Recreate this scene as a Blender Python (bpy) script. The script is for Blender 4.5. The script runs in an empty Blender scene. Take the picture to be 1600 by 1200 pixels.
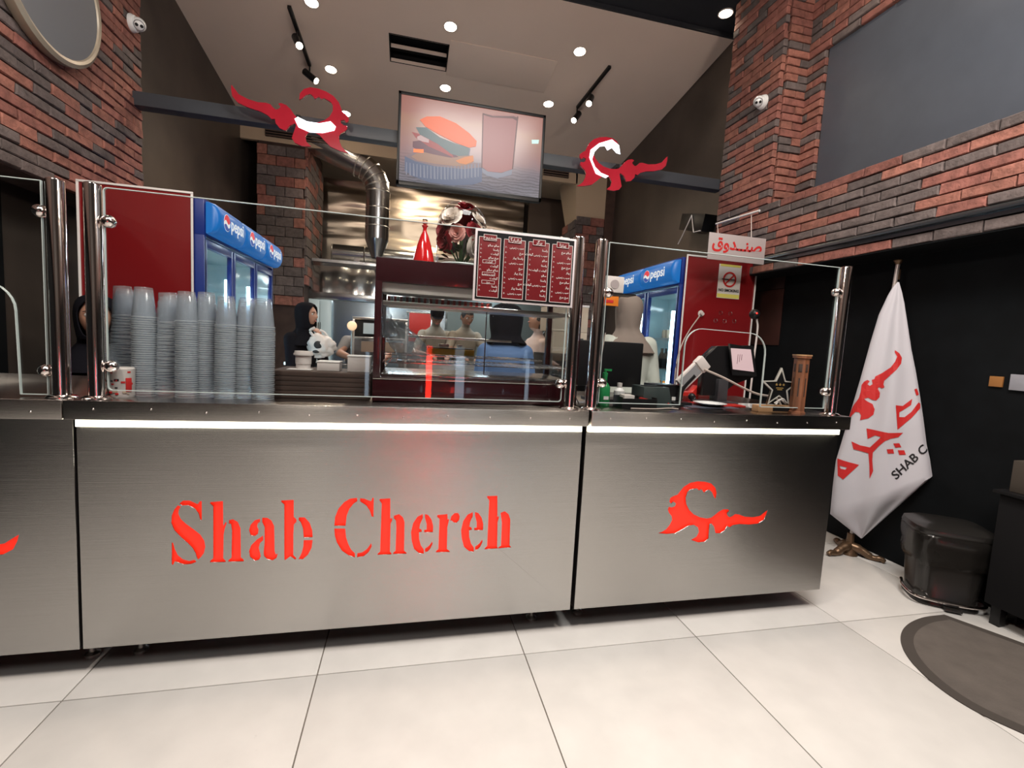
import bpy, bmesh, math, random
from mathutils import Vector, Matrix
from mathutils.noise import noise as pnoise
random.seed(7)
PI = math.pi
SC = bpy.context.scene
COL = SC.collection

# ------------------------------------------------------------------ camera
f_px = 721.56
PITCH, ROLL, YAW = [math.radians(a) for a in (-5.1588, 3.1297, 13.018)]
CAM = Vector((0, -1.8183, 1.2655))
FW = Vector((math.sin(YAW)*math.cos(PITCH), math.cos(YAW)*math.cos(PITCH), math.sin(PITCH)))
R0 = Vector((math.cos(YAW), -math.sin(YAW), 0)); U0 = R0.cross(FW)
RT = R0*math.cos(ROLL)+U0*math.sin(ROLL); UP = -R0*math.sin(ROLL)+U0*math.cos(ROLL)
cd = bpy.data.cameras.new('camera'); cam = bpy.data.objects.new('camera', cd); COL.objects.link(cam)
cd.sensor_width = 36; cd.lens = 36*f_px/1600; cd.clip_start = .05; cd.clip_end = 60
cam.matrix_world = Matrix(((RT.x, UP.x, -FW.x, CAM.x), (RT.y, UP.y, -FW.y, CAM.y), (RT.z, UP.z, -FW.z, CAM.z), (0, 0, 0, 1)))
SC.camera = cam
def ray(u, v): return FW + RT*((u-800)/f_px) + UP*((600-v)/f_px)
def at(u, v, ax, val):
    d = ray(u, v); i = 'xyz'.index(ax); return CAM + d*((val-CAM[i])/d[i])
def atp(u, v, P, n):
    d = ray(u, v); return CAM + d*((P-CAM).dot(n)/d.dot(n))

# ------------------------------------------------------------------ world, exposure, main lights
w = bpy.data.worlds.new('world'); SC.world = w; w.use_nodes = True
w.node_tree.nodes['Background'].inputs[0].default_value = (.55, .6, .7, 1)
w.node_tree.nodes['Background'].inputs[1].default_value = .02
SC.view_settings.view_transform = 'Standard'; SC.view_settings.look = 'None'
SC.view_settings.exposure = 0.0; SC.view_settings.gamma = 1; SC.view_settings.use_curve_mapping = False
SC.cycles.use_denoising = True
SC.cycles.max_bounces = 10; SC.cycles.transparent_max_bounces = 48; SC.cycles.glossy_bounces = 5
SC.cycles.transmission_bounces = 8; SC.cycles.diffuse_bounces = 4
SC.cycles.sample_clamp_indirect = 6; SC.cycles.caustics_reflective = False; SC.cycles.caustics_refractive = False

def lamp(name, kind, loc, power, color, size=.1, rot=None, parent=None, **kw):
    d = bpy.data.lights.new(name, kind); d.energy = power; d.color = color
    if kind == 'AREA': d.size = size
    else: d.shadow_soft_size = size
    for k, v in kw.items(): setattr(d, k, v)
    o = bpy.data.objects.new(name, d); COL.objects.link(o); o.location = loc
    if rot: o.rotation_euler = rot
    if parent: o.parent = parent
    return o
WARM = (1, .80, .62); WHITE = (1, .955, .91); COOL = (.72, .88, 1)
# hall lighting over the customers' floor (large panels on the hall ceiling behind and above the camera)
lamp('hall_light', 'AREA', (.9, -1.4, 4.3), 155, WHITE, 1.6, (0, 0, 0))
lamp('hall_light', 'AREA', (-1.0, -3.6, 4.3), 30, (1, .95, .9), 1.4, (0, 0, 0))
lamp('added_fill_light', 'POINT', (-.9, -1.2, 3.1), 122, (1, .86, .74), .15)  # added point lamp, no fixture seen, brightens the sloping ceiling
lamp('added_fill_light', 'POINT', (1.9, -1.4, 3.1), 122, (1, .86, .74), .15)  # second added point lamp for the ceiling, also without a fixture
# kitchen lights
lamp('kitchen_light', 'AREA', (.2, 5.9, 3.9), 26, (1, .82, .6), .7, (0, 0, 0))
lamp('kitchen_light', 'AREA', (-.3, 4.1, 2.35), 16, COOL, .5, (0, 0, 0))
lamp('kitchen_light', 'AREA', (1.2, 4.3, 2.35), 16, COOL, .5, (0, 0, 0))

# ------------------------------------------------------------------ materials
MATS = {}
def mat(name, color, rough=.5, metal=0., emis=None, estr=0., var=0., vscale=8., bump=0., bscale=30., spec=.5, coat=0., alpha=1., aniso=0., trans=0., rnd=0., stretch=None, sheen=0, bdist=.01):
    if name in MATS: return MATS[name]
    m = bpy.data.materials.new(name); m.use_nodes = True; nt = m.node_tree; b = nt.nodes['Principled BSDF']
    b.inputs['Base Color'].default_value = (*color, 1); b.inputs['Roughness'].default_value = rough
    b.inputs['Metallic'].default_value = metal; b.inputs['Specular IOR Level'].default_value = spec
    b.inputs['Coat Weight'].default_value = coat; b.inputs['Alpha'].default_value = alpha
    b.inputs['Transmission Weight'].default_value = trans; b.inputs['Sheen Weight'].default_value = sheen
    if emis: b.inputs['Emission Color'].default_value = (*emis, 1); b.inputs['Emission Strength'].default_value = estr
    if var or bump or rnd:
        tc = nt.nodes.new('ShaderNodeTexCoord'); src = tc.outputs['Object']
        if name in ('floor_tile', 'brick_red', 'brick_rust', 'brick_dark'): src = nt.nodes.new('ShaderNodeNewGeometry').outputs['Position']
        if stretch:
            mp = nt.nodes.new('ShaderNodeMapping'); mp.inputs['Scale'].default_value = stretch
            nt.links.new(src, mp.inputs[0]); src = mp.outputs[0]
    if var or rnd:
        n = nt.nodes.new('ShaderNodeTexNoise'); n.inputs['Scale'].default_value = vscale; n.inputs['Detail'].default_value = 4
        nt.links.new(src, n.inputs['Vector'])
        mr = nt.nodes.new('ShaderNodeMapRange'); mr.inputs[1].default_value = .3; mr.inputs[2].default_value = .7
        mr.inputs[3].default_value = 1-var; mr.inputs[4].default_value = 1+var
        nt.links.new(n.outputs['Fac'], mr.inputs[0]); fac = mr.outputs[0]
        if rnd:
            oi = nt.nodes.new('ShaderNodeObjectInfo'); m2 = nt.nodes.new('ShaderNodeMapRange')
            m2.inputs[3].default_value = 1-rnd; m2.inputs[4].default_value = 1+rnd
            nt.links.new(oi.outputs['Random'], m2.inputs[0])
            mm = nt.nodes.new('ShaderNodeMath'); mm.operation = 'MULTIPLY'
            nt.links.new(fac, mm.inputs[0]); nt.links.new(m2.outputs[0], mm.inputs[1]); fac = mm.outputs[0]
        vm = nt.nodes.new('ShaderNodeVectorMath'); vm.operation = 'SCALE'; vm.inputs[0].default_value = color
        nt.links.new(fac, vm.inputs['Scale']); nt.links.new(vm.outputs[0], b.inputs['Base Color'])
    if bump:
        n = nt.nodes.new('ShaderNodeTexNoise'); n.inputs['Scale'].default_value = bscale; n.inputs['Detail'].default_value = 5
        nt.links.new(src, n.inputs['Vector'])
        bp = nt.nodes.new('ShaderNodeBump'); bp.inputs['Strength'].default_value = bump; bp.inputs['Distance'].default_value = bdist
        nt.links.new(n.outputs['Fac'], bp.inputs['Height']); nt.links.new(bp.outputs[0], b.inputs['Normal'])
    if aniso:
        b.inputs['Anisotropic'].default_value = aniso; b.inputs['Anisotropic Rotation'].default_value = .25
        tg = nt.nodes.new('ShaderNodeTangent'); tg.direction_type = 'UV_MAP'; tg.uv_map = 'UVMap'
        nt.links.new(tg.outputs[0], b.inputs['Tangent'])
    MATS[name] = m; return m
def glass_mat(name, tint, reflect=.06, milk=0., milk_col=(.8, .85, .9), rough=.02):
    """clear sheet: transparent + fresnel gloss (+ some milky diffuse)"""
    m = bpy.data.materials.new(name); m.use_nodes = True; nt = m.node_tree
    for n in list(nt.nodes): nt.nodes.remove(n)
    out = nt.nodes.new('ShaderNodeOutputMaterial'); tr = nt.nodes.new('ShaderNodeBsdfTransparent'); tr.inputs[0].default_value = (*tint, 1)
    gl = nt.nodes.new('ShaderNodeBsdfGlossy'); gl.inputs['Roughness'].default_value = rough
    fr = nt.nodes.new('ShaderNodeFresnel')
    ge = nt.nodes.new('ShaderNodeNewGeometry'); io = nt.nodes.new('ShaderNodeMapRange'); io.inputs[3].default_value = 1.45; io.inputs[4].default_value = 1/1.45
    nt.links.new(ge.outputs['Backfacing'], io.inputs[0]); nt.links.new(io.outputs[0], fr.inputs[0])
    base = tr.outputs[0]
    if milk:
        df = nt.nodes.new('ShaderNodeBsdfDiffuse'); df.inputs[0].default_value = (*milk_col, 1)
        tl = nt.nodes.new('ShaderNodeBsdfTranslucent'); tl.inputs[0].default_value = (*milk_col, 1)
        a = nt.nodes.new('ShaderNodeAddShader')
        mx0 = nt.nodes.new('ShaderNodeMixShader'); mx0.inputs[0].default_value = .5
        nt.links.new(df.outputs[0], mx0.inputs[1]); nt.links.new(tl.outputs[0], mx0.inputs[2])
        mx = nt.nodes.new('ShaderNodeMixShader'); mx.inputs[0].default_value = milk
        nt.links.new(base, mx.inputs[1]); nt.links.new(mx0.outputs[0], mx.inputs[2]); base = mx.outputs[0]
        nt.nodes.remove(a)
    m2 = nt.nodes.new('ShaderNodeMixShader'); nt.links.new(fr.outputs[0], m2.inputs[0])
    nt.links.new(base, m2.inputs[1]); nt.links.new(gl.outputs[0], m2.inputs[2]); nt.links.new(m2.outputs[0], out.inputs[0])
    MATS[name] = m; return m
BRICKS = [mat('brick_red', (.25, .098, .078), .85, var=.28, vscale=22, bump=.5, bscale=60, rnd=.18),
          mat('brick_rust', (.285, .118, .088), .85, var=.3, vscale=22, bump=.5, bscale=60, rnd=.15),
          mat('brick_dark', (.125, .100, .096), .85, var=.25, vscale=22, bump=.5, bscale=60, rnd=.2)]
M_mortar = mat('mortar', (.05, .03, .025), .95, var=.3)
M_floor = mat('floor_tile', (.67, .655, .63), .32, var=.045, vscale=7, bump=.03, bscale=9, rnd=.02)
nt_ = M_floor.node_tree; nz = nt_.nodes.new('ShaderNodeTexNoise'); nz.inputs['Scale'].default_value = 5.5; nz.inputs['Detail'].default_value = 9; nz.inputs['Roughness'].default_value = .75; nz.inputs['Distortion'].default_value = 1.2
nt_.links.new(nt_.nodes.new('ShaderNodeNewGeometry').outputs['Position'], nz.inputs['Vector'])
mr_ = nt_.nodes.new('ShaderNodeMapRange'); mr_.inputs[1].default_value = .66; mr_.inputs[2].default_value = .78; mr_.inputs[3].default_value = 1; mr_.inputs[4].default_value = .72
nt_.links.new(nz.outputs['Fac'], mr_.inputs[0]); pb_ = nt_.nodes['Principled BSDF']; l_ = pb_.inputs['Base Color'].links[0]; so_ = l_.from_socket
vs_ = nt_.nodes.new('ShaderNodeVectorMath'); vs_.operation = 'SCALE'; nt_.links.new(so_, vs_.inputs[0]); nt_.links.new(mr_.outputs[0], vs_.inputs['Scale']); nt_.links.new(vs_.outputs[0], pb_.inputs['Base Color'])
M_grout = mat('grout', (.16, .14, .12), .9)
M_ceil = mat('ceiling_paint', (.70, .575, .50), .75, var=.04, vscale=1.2)
M_ceild = mat('ceiling_dark', (.016, .018, .024), .5, var=.1)
M_wdark = mat('wall_dark_paint', (.058, .045, .038), .42, var=.3, vscale=2.5)
M_wnavy = mat('wall_black_paint', (.004, .005, .006), .7, var=.2, spec=.12)
M_board = mat('grey_board', (.085, .098, .122), .34, var=.05)
M_beam = mat('beam_paint', (.05, .058, .07), .45)
M_steelA = mat('brushed_steel', (.50, .49, .475), .22, 1., var=.02, vscale=1, stretch=(2, 2, 900), aniso=1., bump=1., bscale=1, bdist=.00028)
M_steel = mat('steel', (.60, .57, .54), .28, 1.)
M_chrome = mat('chrome', (.72, .66, .63), .12, 1.)
M_steel2 = mat('kitchen_steel', (.55, .55, .55), .22, 1., bump=.15, bscale=4)
M_sheet = mat('wavy_sheet', (.66, .55, .44), .30, 1., bump=.25, bscale=1.2, stretch=(.6, 1, 3.2))
M_acryl = mat('red_acrylic', (.55, .02, .01), .4, emis=(1, .022, .006), estr=.78)
M_redsign = mat('red_sign_acrylic', (.45, .016, .035), .16, coat=.6, var=.12, vscale=5)
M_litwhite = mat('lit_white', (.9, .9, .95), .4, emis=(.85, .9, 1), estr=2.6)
M_led = mat('led_strip', (1, .95, .8), .4, emis=(1, .93, .72), estr=5.5)
M_black = mat('black_plastic', (.009, .009, .010), .35, spec=.3)
M_blackm = mat('black_matte', (.008, .008, .009), .7, spec=.12)
M_darkred = mat('maroon_gloss', (.030, .004, .007), .2, coat=.3)
M_redpanel = mat('red_panel', (.19, .010, .012), .16, coat=.4)
M_white = mat('white_plastic', (.75, .73, .72), .4)
M_offw = mat('off_white', (.6, .55, .53), .5)
M_blue = mat('fridge_blue', (.008, .03, .22), .3)
M_hdr = mat('header_blue', (.005, .10, .34), .35, emis=(.0, .18, .62), estr=.42)
M_textw = mat('print_white', (.85, .85, .85), .5, emis=(.8, .9, 1), estr=.35)
M_printw = mat('ink_white', (.78, .76, .74), .5)
M_printr = mat('ink_red', (.55, .02, .02), .5)
M_printk = mat('ink_black', (.012, .012, .014), .5)
M_printb = mat('ink_blue', (.01, .05, .35), .5, emis=(0, .1, .6), estr=.2)
M_printr2 = mat('ink_red_lit', (.7, .02, .03), .5, emis=(1, .03, .05), estr=.3)
M_tube = mat('cool_tube', (1, 1, 1), .4, emis=(.68, .93, 1), estr=14)
M_cool = mat('fridge_liner', (.62, .74, .78), .5)
M_lens = mat('lamp_lens', (1, 1, 1), .4, emis=(1, .84, .62), estr=28)
M_edge = mat('glass_edge', (.50, .58, .57), .3)
M_glass = glass_mat('clear_glass', (.955, .97, .968))
M_glassd = glass_mat('fridge_glass', (.93, .97, .98))
M_dome = glass_mat('dome_glass', (.95, .96, .96))
M_cup = glass_mat('cup_plastic', (.93, .95, .97), milk=.15, milk_col=(.95, .97, 1), rough=.12)
M_cuprim = glass_mat('cup_rim_plastic', (.9, .93, .95), milk=.42, milk_col=(.95, .97, 1), rough=.15)
M_bag = glass_mat('thin_film', (.9, .92, .94), milk=.32, milk_col=(.5, .52, .55), rough=.15)
M_brown = mat('brown_crate', (.045, .026, .02), .6, var=.3, stretch=(2, 2, 14), vscale=5)
M_wood = mat('reddish_wood', (.20, .075, .035), .5, var=.3, vscale=6, stretch=(8, 8, 1))
M_woodl = mat('light_wood', (.42, .24, .12), .5, var=.2)
M_vase = mat('red_glaze', (.50, .006, .008), .1, coat=.8)
M_skin = mat('skin', (.42, .22, .15), .5)
M_skin2 = mat('skin_tan', (.34, .17, .11), .5)
M_hair = mat('hair', (.010, .007, .006), .45)
M_hijab = mat('black_cloth', (.006, .006, .009), .9, spec=.08)
M_hijabg = mat('grey_cloth', (.23, .185, .16), .85, bump=.1)
M_coat = mat('pale_coat', (.52, .55, .50), .8, bump=.2, bscale=12)
M_tshirt = mat('grey_shirt', (.20, .185, .18), .8)
M_khaki = mat('khaki_shirt', (.22, .19, .15), .8)
M_pinkw = mat('pale_shirt', (.55, .42, .38), .8)
M_denim = mat('blue_jacket', (.08, .15, .31), .8, bump=.6, bscale=6, stretch=(1, 1, 5))
M_trous = mat('dark_trousers', (.02, .02, .025), .8)
M_shoe = mat('shoe', (.02, .02, .02), .6)
M_eye = mat('eye_white', (.6, .58, .55), .3)
M_iris = mat('iris', (.02, .012, .008), .2)
M_lip = mat('lip', (.36, .12, .10), .5)
M_flag = mat('flag_cloth', (.54, .53, .575), .75, bump=.05)
M_bronze = mat('old_bronze', (.16, .10, .06), .38, .7, bump=.3)
M_pole = mat('flag_pole', (.55, .5, .48), .3, .6)
M_mat = mat('floor_mat', (.105, .09, .08), .9, var=.12, vscale=12, bump=.3, bscale=90)
M_matb = mat('floor_mat_border', (.055, .046, .04), .8)
M_binp = mat('bin_plastic', (.016, .015, .014), .25)
M_binbag = glass_mat('bin_liner', (.35, .34, .32), milk=.35, milk_col=(.06, .055, .05), rough=.18)
M_green = mat('green_bottle', (.02, .22, .07), .25)
M_rose_w = mat('white_petal', (.72, .66, .60), .6)
M_rose_r = mat('dark_red_petal', (.22, .008, .015), .6)
M_rose_p = mat('pink_petal', (.62, .30, .26), .6)
M_leaf = mat('leaf', (.06, .13, .04), .6)
M_yellow = mat('yellow_tray', (.9, .55, .03), .4)
M_cream = mat('cream_plaster', (.50, .38, .27), .8)
M_tileb = mat('kitchen_tile', (.45, .52, .55), .25)
M_card = mat('cardboard', (.42, .33, .25), .8)
M_red = mat('plain_red', (.45, .02, .015), .4)
M_orange = mat('orange_card', (.8, .22, .02), .5)
M_yell2 = mat('poster_yellow', (.75, .68, .15), .5)
M_gold = mat('gold_print', (.7, .45, .15), .4, .5)
M_bwhite = mat('plate_white', (.82, .84, .85), .15, coat=.5)
M_cable = mat('pale_cable', (.45, .38, .34), .5)
M_brownposter = mat('brown_poster', (.045, .014, .010), .5, var=.3, vscale=5)
M_scr = mat('mirror_face', (.30, .33, .37), .08, .55)
M_mirrorrim = mat('mirror_rim', (.33, .29, .23), .35, .3)

# ------------------------------------------------------------------ helpers
def tag(o, label=None, cat=None, group=None, kind=None):
    if label: o['label'] = label
    if cat: o['category'] = cat
    if group: o['group'] = group
    if kind: o['kind'] = kind
    return o
def thing(name, label, cat, loc=(0, 0, 0), rz=0., group=None):
    o = bpy.data.objects.new(name, None); COL.objects.link(o); o.location = loc; o.rotation_euler = (0, 0, rz)
    o.empty_display_size = .05
    return tag(o, label, cat, group)
def smooth_bm(bm, ang=40):
    for f in bm.faces: f.smooth = True
    for e in bm.edges:
        if len(e.link_faces) == 2 and e.calc_face_angle(0) > math.radians(ang): e.smooth = False
def obj(name, bm, m, parent=None, smooth=True, wo=None, uv=False):
    """wo: world-origin subtraction (parent location) for meshes built in world space"""
    bmesh.ops.recalc_face_normals(bm, faces=bm.faces)
    if smooth: smooth_bm(bm)
    if parent is not None and wo is None: wo = False
    me = bpy.data.meshes.new(name)
    if uv:
        l = bm.loops.layers.uv.new('UVMap')
        for f in bm.faces:
            for lo in f.loops: lo[l].uv = (lo.vert.co.x+lo.vert.co.y, lo.vert.co.z)
    bm.to_mesh(me); bm.free()
    for mm in (m if isinstance(m, (list, tuple)) else [m]): me.materials.append(mm)
    o = bpy.data.objects.new(name, me); COL.objects.link(o)
    if parent is not None: o.parent = parent
    if wo:
        me.transform(parent.matrix_basis.inverted() if wo is True else Matrix.Translation(-Vector(wo)))
    return o
def nb(): return bmesh.new()
def box(bm, x0, x1, y0, y1, z0, z1, bev=0., mtx=None, mi=0):
    r = bmesh.ops.create_cube(bm, size=1)
    vs = r['verts']
    for v in vs: v.co = Vector(((x0+x1)/2+v.co.x*(x1-x0), (y0+y1)/2+v.co.y*(y1-y0), (z0+z1)/2+v.co.z*(z1-z0)))
    fs = list({f for v in vs for f in v.link_faces})
    if bev:
        es = list({e for v in vs for e in v.link_edges})
        rr = bmesh.ops.bevel(bm, geom=es, offset=bev, segments=2, affect='EDGES', profile=.6)
        fs = list(set(rr['faces']) | {f for f in fs if f.is_valid}); vs = list({v for f in fs for v in f.verts})
    for f in fs:
        if f.is_valid: f.material_index = mi
    if mtx:
        for v in vs:
            if v.is_valid: v.co = mtx @ v.co
    return vs
def cyl(bm, c0, c1, r0, r1=None, seg=16, cap=True, mi=0):
    r1 = r0 if r1 is None else r1
    c0 = Vector(c0); c1 = Vector(c1); d = (c1-c0); L = d.length
    q = d.to_track_quat('Z', 'Y').to_matrix().to_4x4()
    rr = bmesh.ops.create_cone(bm, cap_ends=cap, segments=seg, radius1=r0, radius2=r1, depth=L, matrix=Matrix.Translation((c0+c1)/2) @ q)
    for v in rr['verts']:
        for f in v.link_faces: f.material_index = mi
    return rr['verts']
def sph(bm, c, r, sx=1, sy=1, sz=1, u=16, v=10, mi=0, mtx=None):
    m = Matrix.Translation(c) @ (mtx or Matrix()) @ Matrix.Diagonal((sx*r, sy*r, sz*r, 1))
    rr = bmesh.ops.create_uvsphere(bm, u_segments=u, v_segments=v, radius=1, matrix=m)
    for vv in rr['verts']:
        for f in vv.link_faces: f.material_index = mi
def lathe(bm, prof, c=(0, 0, 0), seg=24, axis='z', cap=False):
    rings = []
    for r, h in prof:
        ring = []
        for k in range(seg):
            a = 2*PI*k/seg
            p = {'z': (r*math.cos(a), r*math.sin(a), h), 'x': (h, r*math.cos(a), r*math.sin(a)), 'y': (r*math.cos(a), h, r*math.sin(a))}[axis]
            ring.append(bm.verts.new(Vector(p)+Vector(c)))
        rings.append(ring)
    for a, b in zip(rings, rings[1:]):
        for k in range(seg): bm.faces.new((a[k], a[(k+1) % seg], b[(k+1) % seg], b[k]))
    if cap: bm.faces.new(rings[0]); bm.faces.new(rings[-1])
def tube(bm, pts, r, seg=8, cap=True):
    pts = [Vector(p) for p in pts]; rings = []; n = len(pts); ref = Vector((0, 0, 1))
    for i, p in enumerate(pts):
        t = (pts[min(i+1, n-1)]-pts[max(i-1, 0)]).normalized()
        s = t.cross(ref)
        if s.length < .05: s = t.cross(Vector((1, 0, 0)))
        s.normalize(); u = s.cross(t); ri = r[i] if isinstance(r, (list, tuple)) else r
        rings.append([bm.verts.new(p+s*math.cos(2*PI*k/seg)*ri+u*math.sin(2*PI*k/seg)*ri) for k in range(seg)])
    for a, b in zip(rings, rings[1:]):
        for k in range(seg): bm.faces.new((a[k], a[(k+1) % seg], b[(k+1) % seg], b[k]))
    if cap: bm.faces.new(rings[0]); bm.faces.new(rings[-1])
def arc(pts, n=6):
    """Catmull-Rom through points"""
    P = [Vector(p) for p in pts]; P = [P[0]*2-P[1]]+P+[P[-1]*2-P[-2]]; out = []
    for i in range(1, len(P)-2):
        for k in range(n):
            t = k/n; a, b, c, d = P[i-1:i+3]
            out.append(.5*((2*b)+(c-a)*t+(2*a-5*b+4*c-d)*t*t+(3*b-a-3*c+d)*t**3))
    out.append(P[-2]); return out
def plate_bm(polys, thick, frame=None):
    """2D polygons (even-odd filled) extruded; frame maps local (x,y,z) to the scene"""
    cu = bpy.data.curves.new('tmp', 'CURVE'); cu.dimensions = '2D'; cu.fill_mode = 'BOTH'; cu.extrude = thick/2
    for p in polys:
        s = cu.splines.new('POLY'); s.points.add(len(p)-1); s.use_cyclic_u = True
        for i, q in enumerate(p): s.points[i].co = (q[0], q[1], 0, 1)
    o = bpy.data.objects.new('tmp', cu); COL.objects.link(o)
    me = bpy.data.meshes.new_from_object(o); bm = nb(); bm.from_mesh(me)
    bpy.data.objects.remove(o); bpy.data.curves.remove(cu); bpy.data.meshes.remove(me)
    bmesh.ops.remove_doubles(bm, verts=bm.verts, dist=1e-5)
    if frame is not None: bm.transform(frame)
    return bm
XZ = Matrix(((1, 0, 0, 0), (0, 0, -1, 0), (0, 1, 0, 0), (0, 0, 0, 1)))      # (x,y)->(x,z), normal towards -y
def xz(y, x=0, z=0): return Matrix.Translation((x, y, z)) @ XZ
def text_bm(s, size, frame, align='CENTER', extrude=.001, offset=0., shear=0., sx=1.):
    cu = bpy.data.curves.new('tmp', 'FONT'); cu.body = s; cu.size = size; cu.align_x = align; cu.extrude = extrude
    cu.offset = offset; cu.shear = shear; cu.resolution_u = 3
    o = bpy.data.objects.new('tmp', cu); COL.objects.link(o)
    me = bpy.data.meshes.new_from_object(o); bm = nb(); bm.from_mesh(me)
    bpy.data.objects.remove(o); bpy.data.curves.remove(cu); bpy.data.meshes.remove(me)
    bm.transform(frame @ Matrix.Diagonal((sx, 1, 1, 1))); return bm
def join_bm(dst, src):
    me = bpy.data.meshes.new('t'); src.to_mesh(me); src.free(); dst.from_mesh(me); bpy.data.meshes.remove(me)
def copy_tree(o, parent=None):
    c = o.copy(); COL.objects.link(c); c.parent = parent
    for ch in [x for x in bpy.data.objects if x.parent == o]: copy_tree(ch, c)
    return c
def struct(name, bm, m, parent=None, **k):
    o = obj(name, bm, m, parent, **k)
    if parent is None: o['kind'] = 'structure'
    return o
def rrect(x0, x1, y0, y1, r=.01, n=4):
    out = []
    for cx, cy, a0 in ((x1-r, y1-r, 0), (x0+r, y1-r, 90), (x0+r, y0+r, 180), (x1-r, y0+r, 270)):
        for k in range(n+1):
            a = math.radians(a0+90*k/n); out.append((cx+r*math.cos(a), cy+r*math.sin(a)))
    return out

# ------------------------------------------------------------------ room shell
TW = .7934; TX = -1.0771; TY = -.1064
b = nb(); box(b, -4.2, 4.4, -5.6, 8.2, -.06, -.004); floor = struct('floor', b, M_grout)
g = .0022
tmesh = None
for i in range(-3, 6):
    for j in range(-5, 9):
        x0 = TX+i*TW; y0 = TY+j*TW
        if x0 > 3.1 or x0+TW < -2.6 or y0 < -3.4: continue
        if tmesh is None:
            b = nb(); box(b, g, TW-g, g, TW-g, -.006, 0, .0012); t = obj('tile', b, M_floor, floor); tmesh = t.data
        else:
            t = bpy.data.objects.new('tile', tmesh); COL.objects.link(t); t.parent = floor
        t.location = (x0, y0, random.uniform(-.0004, .0004))

CA = math.atan(.14)
# sloped ceiling y 2.5..5.2, with the open hatch hole
cz = lambda y: 4.37-.14*(y-2.55)
cl = math.hypot(1, .14)
CF = Matrix(((1, 0, 0, 0), (0, 1/cl, 0, 2.5), (0, -.14/cl, 1, cz(2.5)), (0, 0, 0, 1)))
def cs(y): return (y-2.5)*cl
hole = [(-.27, cs(3.285)), (.315, cs(3.285)), (.315, cs(3.65)), (-.27, cs(3.65))]
bm = plate_bm([[(-2.2, 0), (3.07, 0), (3.07, cs(5.2)), (-2.2, cs(5.2))], hole], .03, CF @ Matrix.Translation((0, 0, .016)))
ceil = struct('ceiling', bm, M_ceil)
def onceil(x, y, dz=0): return Vector((x, y, cz(y)+dz))
CT = lambda x, y: Matrix.Translation(onceil(x, y)) @ Matrix.Rotation(-CA, 4, 'X')
# open hatch: dark well with a cross bar
t = thing('ceiling_hatch', 'open dark rectangular ceiling hatch with a pale bar across it, left of the closed panel', 'hatch', onceil(.02, 3.47))
b = nb(); M = CT(.02, 3.47)
for a in ((-.3, .3, -.20, -.19, 0, .22), (-.3, .3, .19, .2, 0, .22), (-.3, -.29, -.2, .2, 0, .22), (.295, .305, -.2, .2, 0, .22), (-.3, .3, -.2, .2, .21, .22)): box(b, *a, mtx=M)
obj('well', b, M_blackm, t, wo=True)
b = nb(); box(b, -.285, .29, -.012, .012, .02, .045, mtx=M); obj('cross_bar', b, M_ceil, t, wo=True)
t = thing('access_panel', 'closed flush plasterboard access panel in the beige sloping ceiling', 'panel', onceil(.9, 3.46))
b = nb(); box(b, -.57, .57, -.255, .255, -.006, .002, .001, mtx=CT(.9, 3.46)); obj('board', b, M_ceil, t, wo=True)
# flat dark hall ceiling in front, and the step between
b = nb(); box(b, -2.6, 3.3, -5.6, 2.5, 4.42, 4.48); c2 = struct('ceiling', b, M_ceild)
b = nb(); box(b, -2.2, 3.07, 2.48, 2.5, 4.38, 4.42); struct('trim_1', b, M_ceild)
# gallery side walls and hall walls
b = nb(); box(b, -2.3, -2.2, -5.6, 8.2, 0, 4.6); wl = struct('wall_left', b, M_wdark)
b = nb(); box(b, 3.075, 3.2, -5.6, 8.2, 0, 4.6, mi=0); wr = struct('wall_right', b, M_wdark)
b = nb(); box(b, 3.068, 3.075, -5.5, 2.1, 0.002, 1.95); struct('trim_2', b, M_wnavy)
b = nb(); box(b, -2.2, -2.19, -5.5, 1.35, 0.002, 2.0); struct('trim_3', b, M_wnavy)
b = nb(); box(b, -2.3, 3.2, -5.7, -5.6, 0, 4.5); wf = struct('wall_front', b, M_wdark)
b = nb(); box(b, -4.2, 4.4, 8.2, 8.3, 0, 4.6); struct('wall_back', b, M_wdark)
# grey board on the right wall
b = nb(); box(b, 3.06, 3.075, -1.6, 1.315, 2.45, 3.62, .003); struct('trim_4', b, M_board)

# ---- bricks
def brick_mesh(L, H, D, m, seed):
    rnd = random.Random(seed); b = nb()
    box(b, -L/2, L/2, -D, 0, -H/2, H/2)
    es = [e for e in b.edges if all(v.co.y < -D*.5 for v in e.verts)]
    bmesh.ops.bevel(b, geom=es, offset=.005, segments=1, affect='EDGES')
    for v in b.verts:
        if v.co.y < -D*.3: v.co += Vector((rnd.uniform(-.003, .003), rnd.uniform(-.003, .003), rnd.uniform(-.002, .002)))
    bmesh.ops.recalc_face_normals(b, faces=b.faces)
    for f in b.faces: f.smooth = False
    me = bpy.data.meshes.new('brick'); b.to_mesh(me); b.free(); me.materials.append(m); return me
BM = {}
def brick(parent, p, L, rz, H=.057, D=.035, w=(3, 3, 4), seedv=None):
    mi = random.choices((0, 1, 2), w)[0]; v = random.randrange(3); key = (mi, v, H, D)
    if key not in BM: BM[key] = brick_mesh(.222, H, D, BRICKS[mi], len(BM))
    o = bpy.data.objects.new('brick', BM[key]); COL.objects.link(o); o.parent = parent
    o.location = p; o.rotation_euler = (random.uniform(-.012, .012), random.uniform(-.006, .006), rz+random.uniform(-.012, .012))
    o.scale = (L/.222, 1, 1)
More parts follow.
